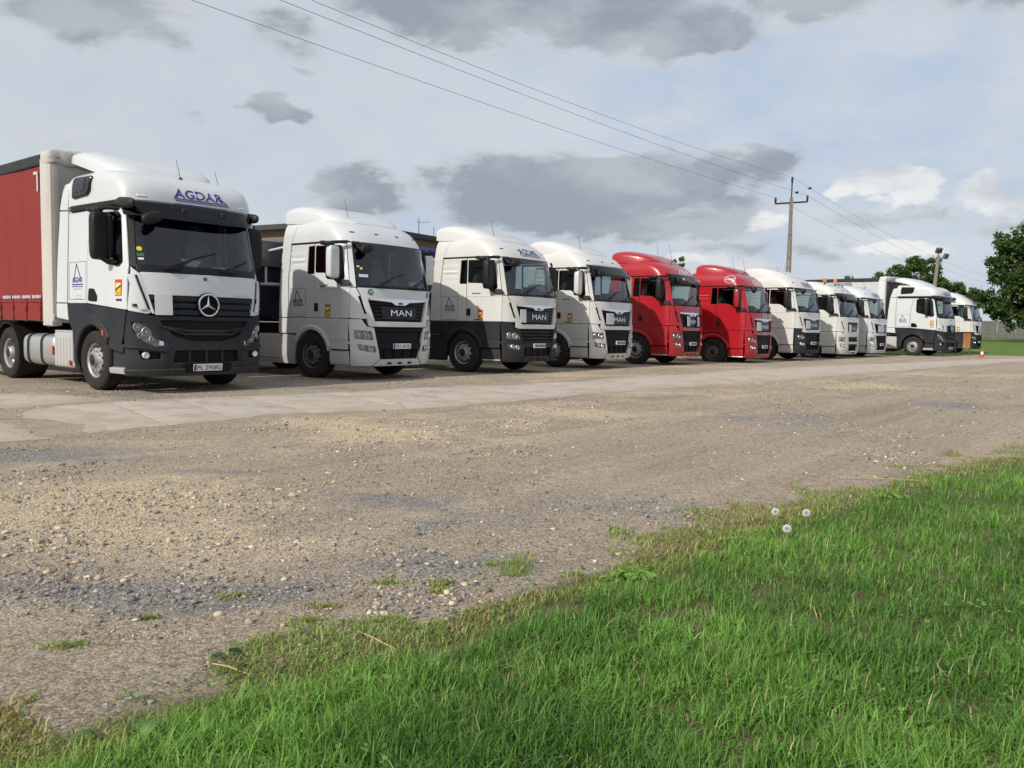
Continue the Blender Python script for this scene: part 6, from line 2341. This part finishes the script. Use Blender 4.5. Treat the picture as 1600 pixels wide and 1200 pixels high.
# ------------------------------------------------------------------ floodlight mast
fl = tag(empty('floodlight_mast', (30.3, 60.0, .05)), 'leaning wooden mast with two floodlights beyond the far trucks', 'mast')
obj('mast_shaft', MB().tube([(-.35, 0, 0), (-.02, 0, 4.2), (.16, 0, 6.7)], [.17, .14, .11], 10), 'pole_concrete', fl)
for c, rz_ in (((.12, -.1, 7.05), .1), ((.62, -.1, 6.65), .7)):
    f_ = obj('floodlight', MB().box((0, 0, 0), (.46, .20, .40), .04, rot=Matrix.Rotation(.5, 3, 'X')), 'dark_rim', fl)
    f_.location = c
    f_.rotation_euler = (0, 0, rz_)
    obj('lens', MB().box((0, -.10, -.05), (.38, .03, .30), .01, rot=Matrix.Rotation(.5, 3, 'X')), 'lamp_dark', f_)
obj('bracket', MB().tube([(.12, 0, 6.4), (.14, 0, 6.9), (.14, 0, 7.0)], .035, 6).tube([(.14, 0, 6.5), (.60, 0, 6.55)], .035, 6), 'dark_rim', fl)

# ------------------------------------------------------------------ building behind the tipping trailers
BU, BV = Vector((-.862, .507, 0)), Vector((.507, .862, 0))
BC = Vector((-9.44, 45.0, 0))
bl = tag(empty('yard_building', (BC.x, BC.y, 0)), 'tan building with a dark overhanging roof behind the trucks', 'building')


def bpt(u, v, z):
    p = BU * u + BV * v
    return (p.x, p.y, z)


LU, LV, EZ = 15.0, 16.0, 6.35
mb = MB()
mb.loft([[bpt(0, 0, 0), bpt(LU, 0, 0), bpt(LU, LV, 0), bpt(0, LV, 0)], [bpt(0, 0, EZ), bpt(LU, 0, EZ), bpt(LU, LV, EZ), bpt(0, LV, EZ)]])
obj('wall', mb, 'wall_tan', bl)
mb = MB()
ov = .55
e0 = [bpt(-ov, -ov, EZ - .02), bpt(LU + ov, -ov, EZ - .02), bpt(LU + ov, LV + ov, EZ - .02), bpt(-ov, LV + ov, EZ - .02)]
e1 = [(x, y, z + .28) for x, y, z in e0]
e2 = [bpt(3, 3, EZ + .55), bpt(LU - 3, 3, EZ + .55), bpt(LU - 3, LV - 3, EZ + .55), bpt(3, LV - 3, EZ + .55)]
mb.loft([e0, e1, e2])
rf = obj('roof', mb, 'roof_dark', bl)
for q in range(4):
    w_ = obj('window', MB().loft([[bpt(1.5 + q * 3.4, -.03, 2.2), bpt(3.0 + q * 3.4, -.03, 2.2), bpt(3.0 + q * 3.4, .02, 2.2), bpt(1.5 + q * 3.4, .02, 2.2)], [bpt(1.5 + q * 3.4, -.03, 3.8), bpt(3.0 + q * 3.4, -.03, 3.8), bpt(3.0 + q * 3.4, .02, 3.8), bpt(1.5 + q * 3.4, .02, 3.8)]]), 'lamp_dark', bl)
pa = bpt(.4, 7.6, 0)
an = tag(empty('roof_aerial', (BC.x + pa[0], BC.y + pa[1], EZ + .2)), 'thin television aerial on the roof of the tan building', 'aerial')
obj('mast_shaft', MB().tube([(0, 0, 0), (0, 0, 1.15)], .025, 6), 'wire_metal', an)
mb = MB()
mb.tube([(-.1, 0, .9), (.75, 0, .95)], .012, 5)
for q in range(6):
    mb.tube([(.05 + q * .12, -.16, .91 + q * .006), (.05 + q * .12, .16, .91 + q * .006)], .008, 4)
obj('aerial_array', mb, 'wire_metal', an)
pb = bpt(.2, 8.9, 0)
an2 = tag(obj('short_aerial', MB().tube([(0, 0, 0), (0, 0, .75)], .02, 6), 'wire_metal'), 'short bare rod beside the television aerial', 'aerial')
an2.location = (BC.x + pb[0], BC.y + pb[1], EZ + .2)

# ------------------------------------------------------------------ concrete panel fence
FX0, FX1, FY = 30.0, 96.0, 96.0
fn = tag(empty('concrete_fence', (FX0, FY, 0)), 'weathered concrete panel fence beyond the far grass', 'fence')
pm = MB().box((0, 0, .95), (.16, .18, 2.05), .02)
pmesh = to_mesh(pm)
pmesh.materials.append(MATS['fence_concrete'])
smeshes = []
for q in range(3):
    s_ = MB().box((0, 0, 0), (2.02, .06, .40), .015)
    s_ = to_mesh(s_)
    s_.materials.append(MATS['fence_concrete'])
    smeshes.append(s_)
x, q = 0.0, 0
while x < FX1 - FX0:
    zg = float(gz(FX0 + x, FY))
    zg2 = float(gz(FX0 + x + 1.08, FY))
    o_ = bpy.data.objects.new('post', pmesh)
    COL.objects.link(o_)
    o_.parent = fn
    o_.location = (x, 0, zg)
    if FX0 + x > 46:
        for r_ in range(5):
            o_ = bpy.data.objects.new('panel', smeshes[(q + r_) % 3])
            COL.objects.link(o_)
            o_.parent = fn
            o_.location = (x + 1.08, rng.uniform(-.03, .03), zg2 + .21 + r_ * .405)
            o_.rotation_euler = (rng.uniform(-.04, .04), 0, rng.uniform(-.004, .004))
    x += 2.16
    q += 1

# ------------------------------------------------------------------ trees
def leaf_cloud(centres, n, size, c0, c1):
    """Leaf-sized quads spread through a set of uneven clumps."""
    cen = np.array([c[:3] for c in centres])
    rad = np.array([c[3] for c in centres])
    pw = rad ** 2.2
    pick = rng.choice(len(cen), n, p=pw / pw.sum())
    d = rng.standard_normal((n, 3))
    d /= np.linalg.norm(d, axis=1, keepdims=True)
    r = rad[pick] * rng.random(n) ** .45 * (1 + .25 * rng.standard_normal(n))
    P0 = cen[pick] + d * r[:, None] * np.array([1, 1, .8])
    nn = d + rng.standard_normal((n, 3)) * .8 + np.array([0, 0, .5])
    nn /= np.linalg.norm(nn, axis=1, keepdims=True)
    a = np.cross(nn, rng.standard_normal((n, 3)))
    a /= np.linalg.norm(a, axis=1, keepdims=True)
    b = np.cross(nn, a)
    s = size * rng.uniform(.6, 1.4, n)[:, None]
    V = np.stack([P0 - a * s, P0 - b * s * .5, P0 + a * s, P0 + b * s * .5], 1).reshape(-1, 3)
    F = np.arange(4 * n).reshape(-1, 4)
    t = rng.random((n, 1))
    col = np.array(c0)[None] * (1 - t) + np.array(c1)[None] * t
    me = bpy.data.meshes.new('crown')
    me.from_pydata(V.tolist(), [], F.tolist())
    at = me.color_attributes.new('tint', 'FLOAT_COLOR', 'POINT')
    at.data.foreach_set('color', np.repeat(np.column_stack([col, np.ones(n)]), 4, 0).astype(np.float32).ravel())
    me.materials.append(MATS['grass_blade'])
    return me


def tree(label, pos, blobs, n, size, c0=(.035, .07, .016), c1=(.075, .125, .028), trunk=.28, group=None, seed=1):
    r_ = np.random.default_rng(seed)
    t = tag(empty('broadleaf_tree', (pos[0], pos[1], float(gz(*pos)))), label, 'tree', group)
    cl = []
    mb = MB()
    top = max(b[2] for b in blobs)
    mb.tube([(0, 0, 0), (.1, 0, top * .3), (0, .1, top * .6), (.1, 0, top * .9)], [trunk, trunk * .8, trunk * .5, trunk * .2], 9)
    for bx, by, bz, br in blobs:
        mb.tube([(.05, .05, bz * .45), (bx * .5, by * .5, bz * .75), (bx, by, bz)], [trunk * .4, trunk * .28, trunk * .1], 6)
        for q in range(22):
            dv = r_.standard_normal(3)
            dv /= np.linalg.norm(dv)
            rr = br * r_.uniform(.45, 1.0)
            cl.append((bx + dv[0] * rr, by + dv[1] * rr, bz + dv[2] * rr * .85, br * r_.uniform(.24, .46)))
    obj('trunk', mb, 'bark', t)
    me = leaf_cloud(cl, n, size, c0, c1)
    o_ = bpy.data.objects.new('crown', me)
    COL.objects.link(o_)
    o_.parent = t
    return t


tree('large dark green tree standing behind the concrete fence', (49.5, 78.0),
     [(-4.8, 0, 4.1, 1.7), (-2.6, 0, 2.6, 1.7), (-2.4, -1, 5.6, 2.0), (-3.2, 0, 9.2, 1.5), (-1.8, 0, 8.0, 1.9), (0.5, 0, 10.6, 2.2), (.8, -1, 6.6, 2.6), (3.6, 0, 8.6, 2.6), (4.4, 0, 4.8, 2.6), (.4, -1, 3.2, 2.2), (3, 0, 12.2, 2.0), (-3.9, .5, 6.2, 1.0), (5.5, 0, 11, 2.0), (-1.0, 1, 4.5, 2.2), (1.5, .5, 8.8, 2.2), (-3.6, .6, 7.4, 1.2), (-4.0, 0, 2.9, 1.3), (-1.2, 0, 6.9, 1.8)], 70000, .16, (.030, .060, .015), (.085, .14, .03), seed=5)
TG = 'trees behind the far trucks'
tree('low spreading tree between the pale grey trailer and the floodlight mast', (38.6, 85.0), [(-.9, 0, 6.0, .9), (.6, 0, 6.7, 1.0), (0, 0, 5.0, 1.1), (1.6, 0, 5.4, 1.1)], 6500, .14, (.05, .09, .02), (.10, .15, .035), .16, TG, 7)
tree('rounded tree just left of the floodlight mast', (41.8, 86.0), [(-.8, 0, 7.5, 1.1), (1.0, 0, 7.4, 1.2), (0, 0, 6.0, 1.4), (1.6, 0, 5.6, 1.3), (-1.4, 0, 5.4, 1.2)], 8500, .14, (.045, .085, .018), (.095, .145, .03), .18, TG, 8)
tree('low ragged tree just right of the floodlight mast', (46.6, 88.0), [(-1.4, 0, 5.6, .9), (0, 0, 5.1, 1.1), (1.4, 0, 4.4, .9), (-.6, 0, 4.0, 1.2), (1.9, 0, 5.0, .5)], 5500, .13, (.055, .10, .022), (.11, .16, .035), .15, TG, 9)
tree('small tree top peeking over the black roof rail of the grey trailer', (34.2, 84.0), [(-.5, 0, 5.9, .5), (.5, 0, 5.4, .6), (0, 0, 4.4, .9)], 1800, .13, (.05, .09, .02), (.10, .15, .035), .12, TG, 10)
tree('two slim leafy tips rising above the first red truck', (16.1, 82.0), [(-.35, 0, 7.7, .22), (.40, 0, 7.9, .30), (.35, 0, 7.3, .35), (-.3, 0, 7.2, .25), (0, 0, 5.6, .9)], 1800, .11, (.05, .08, .02), (.09, .14, .03), .10, TG, 11)
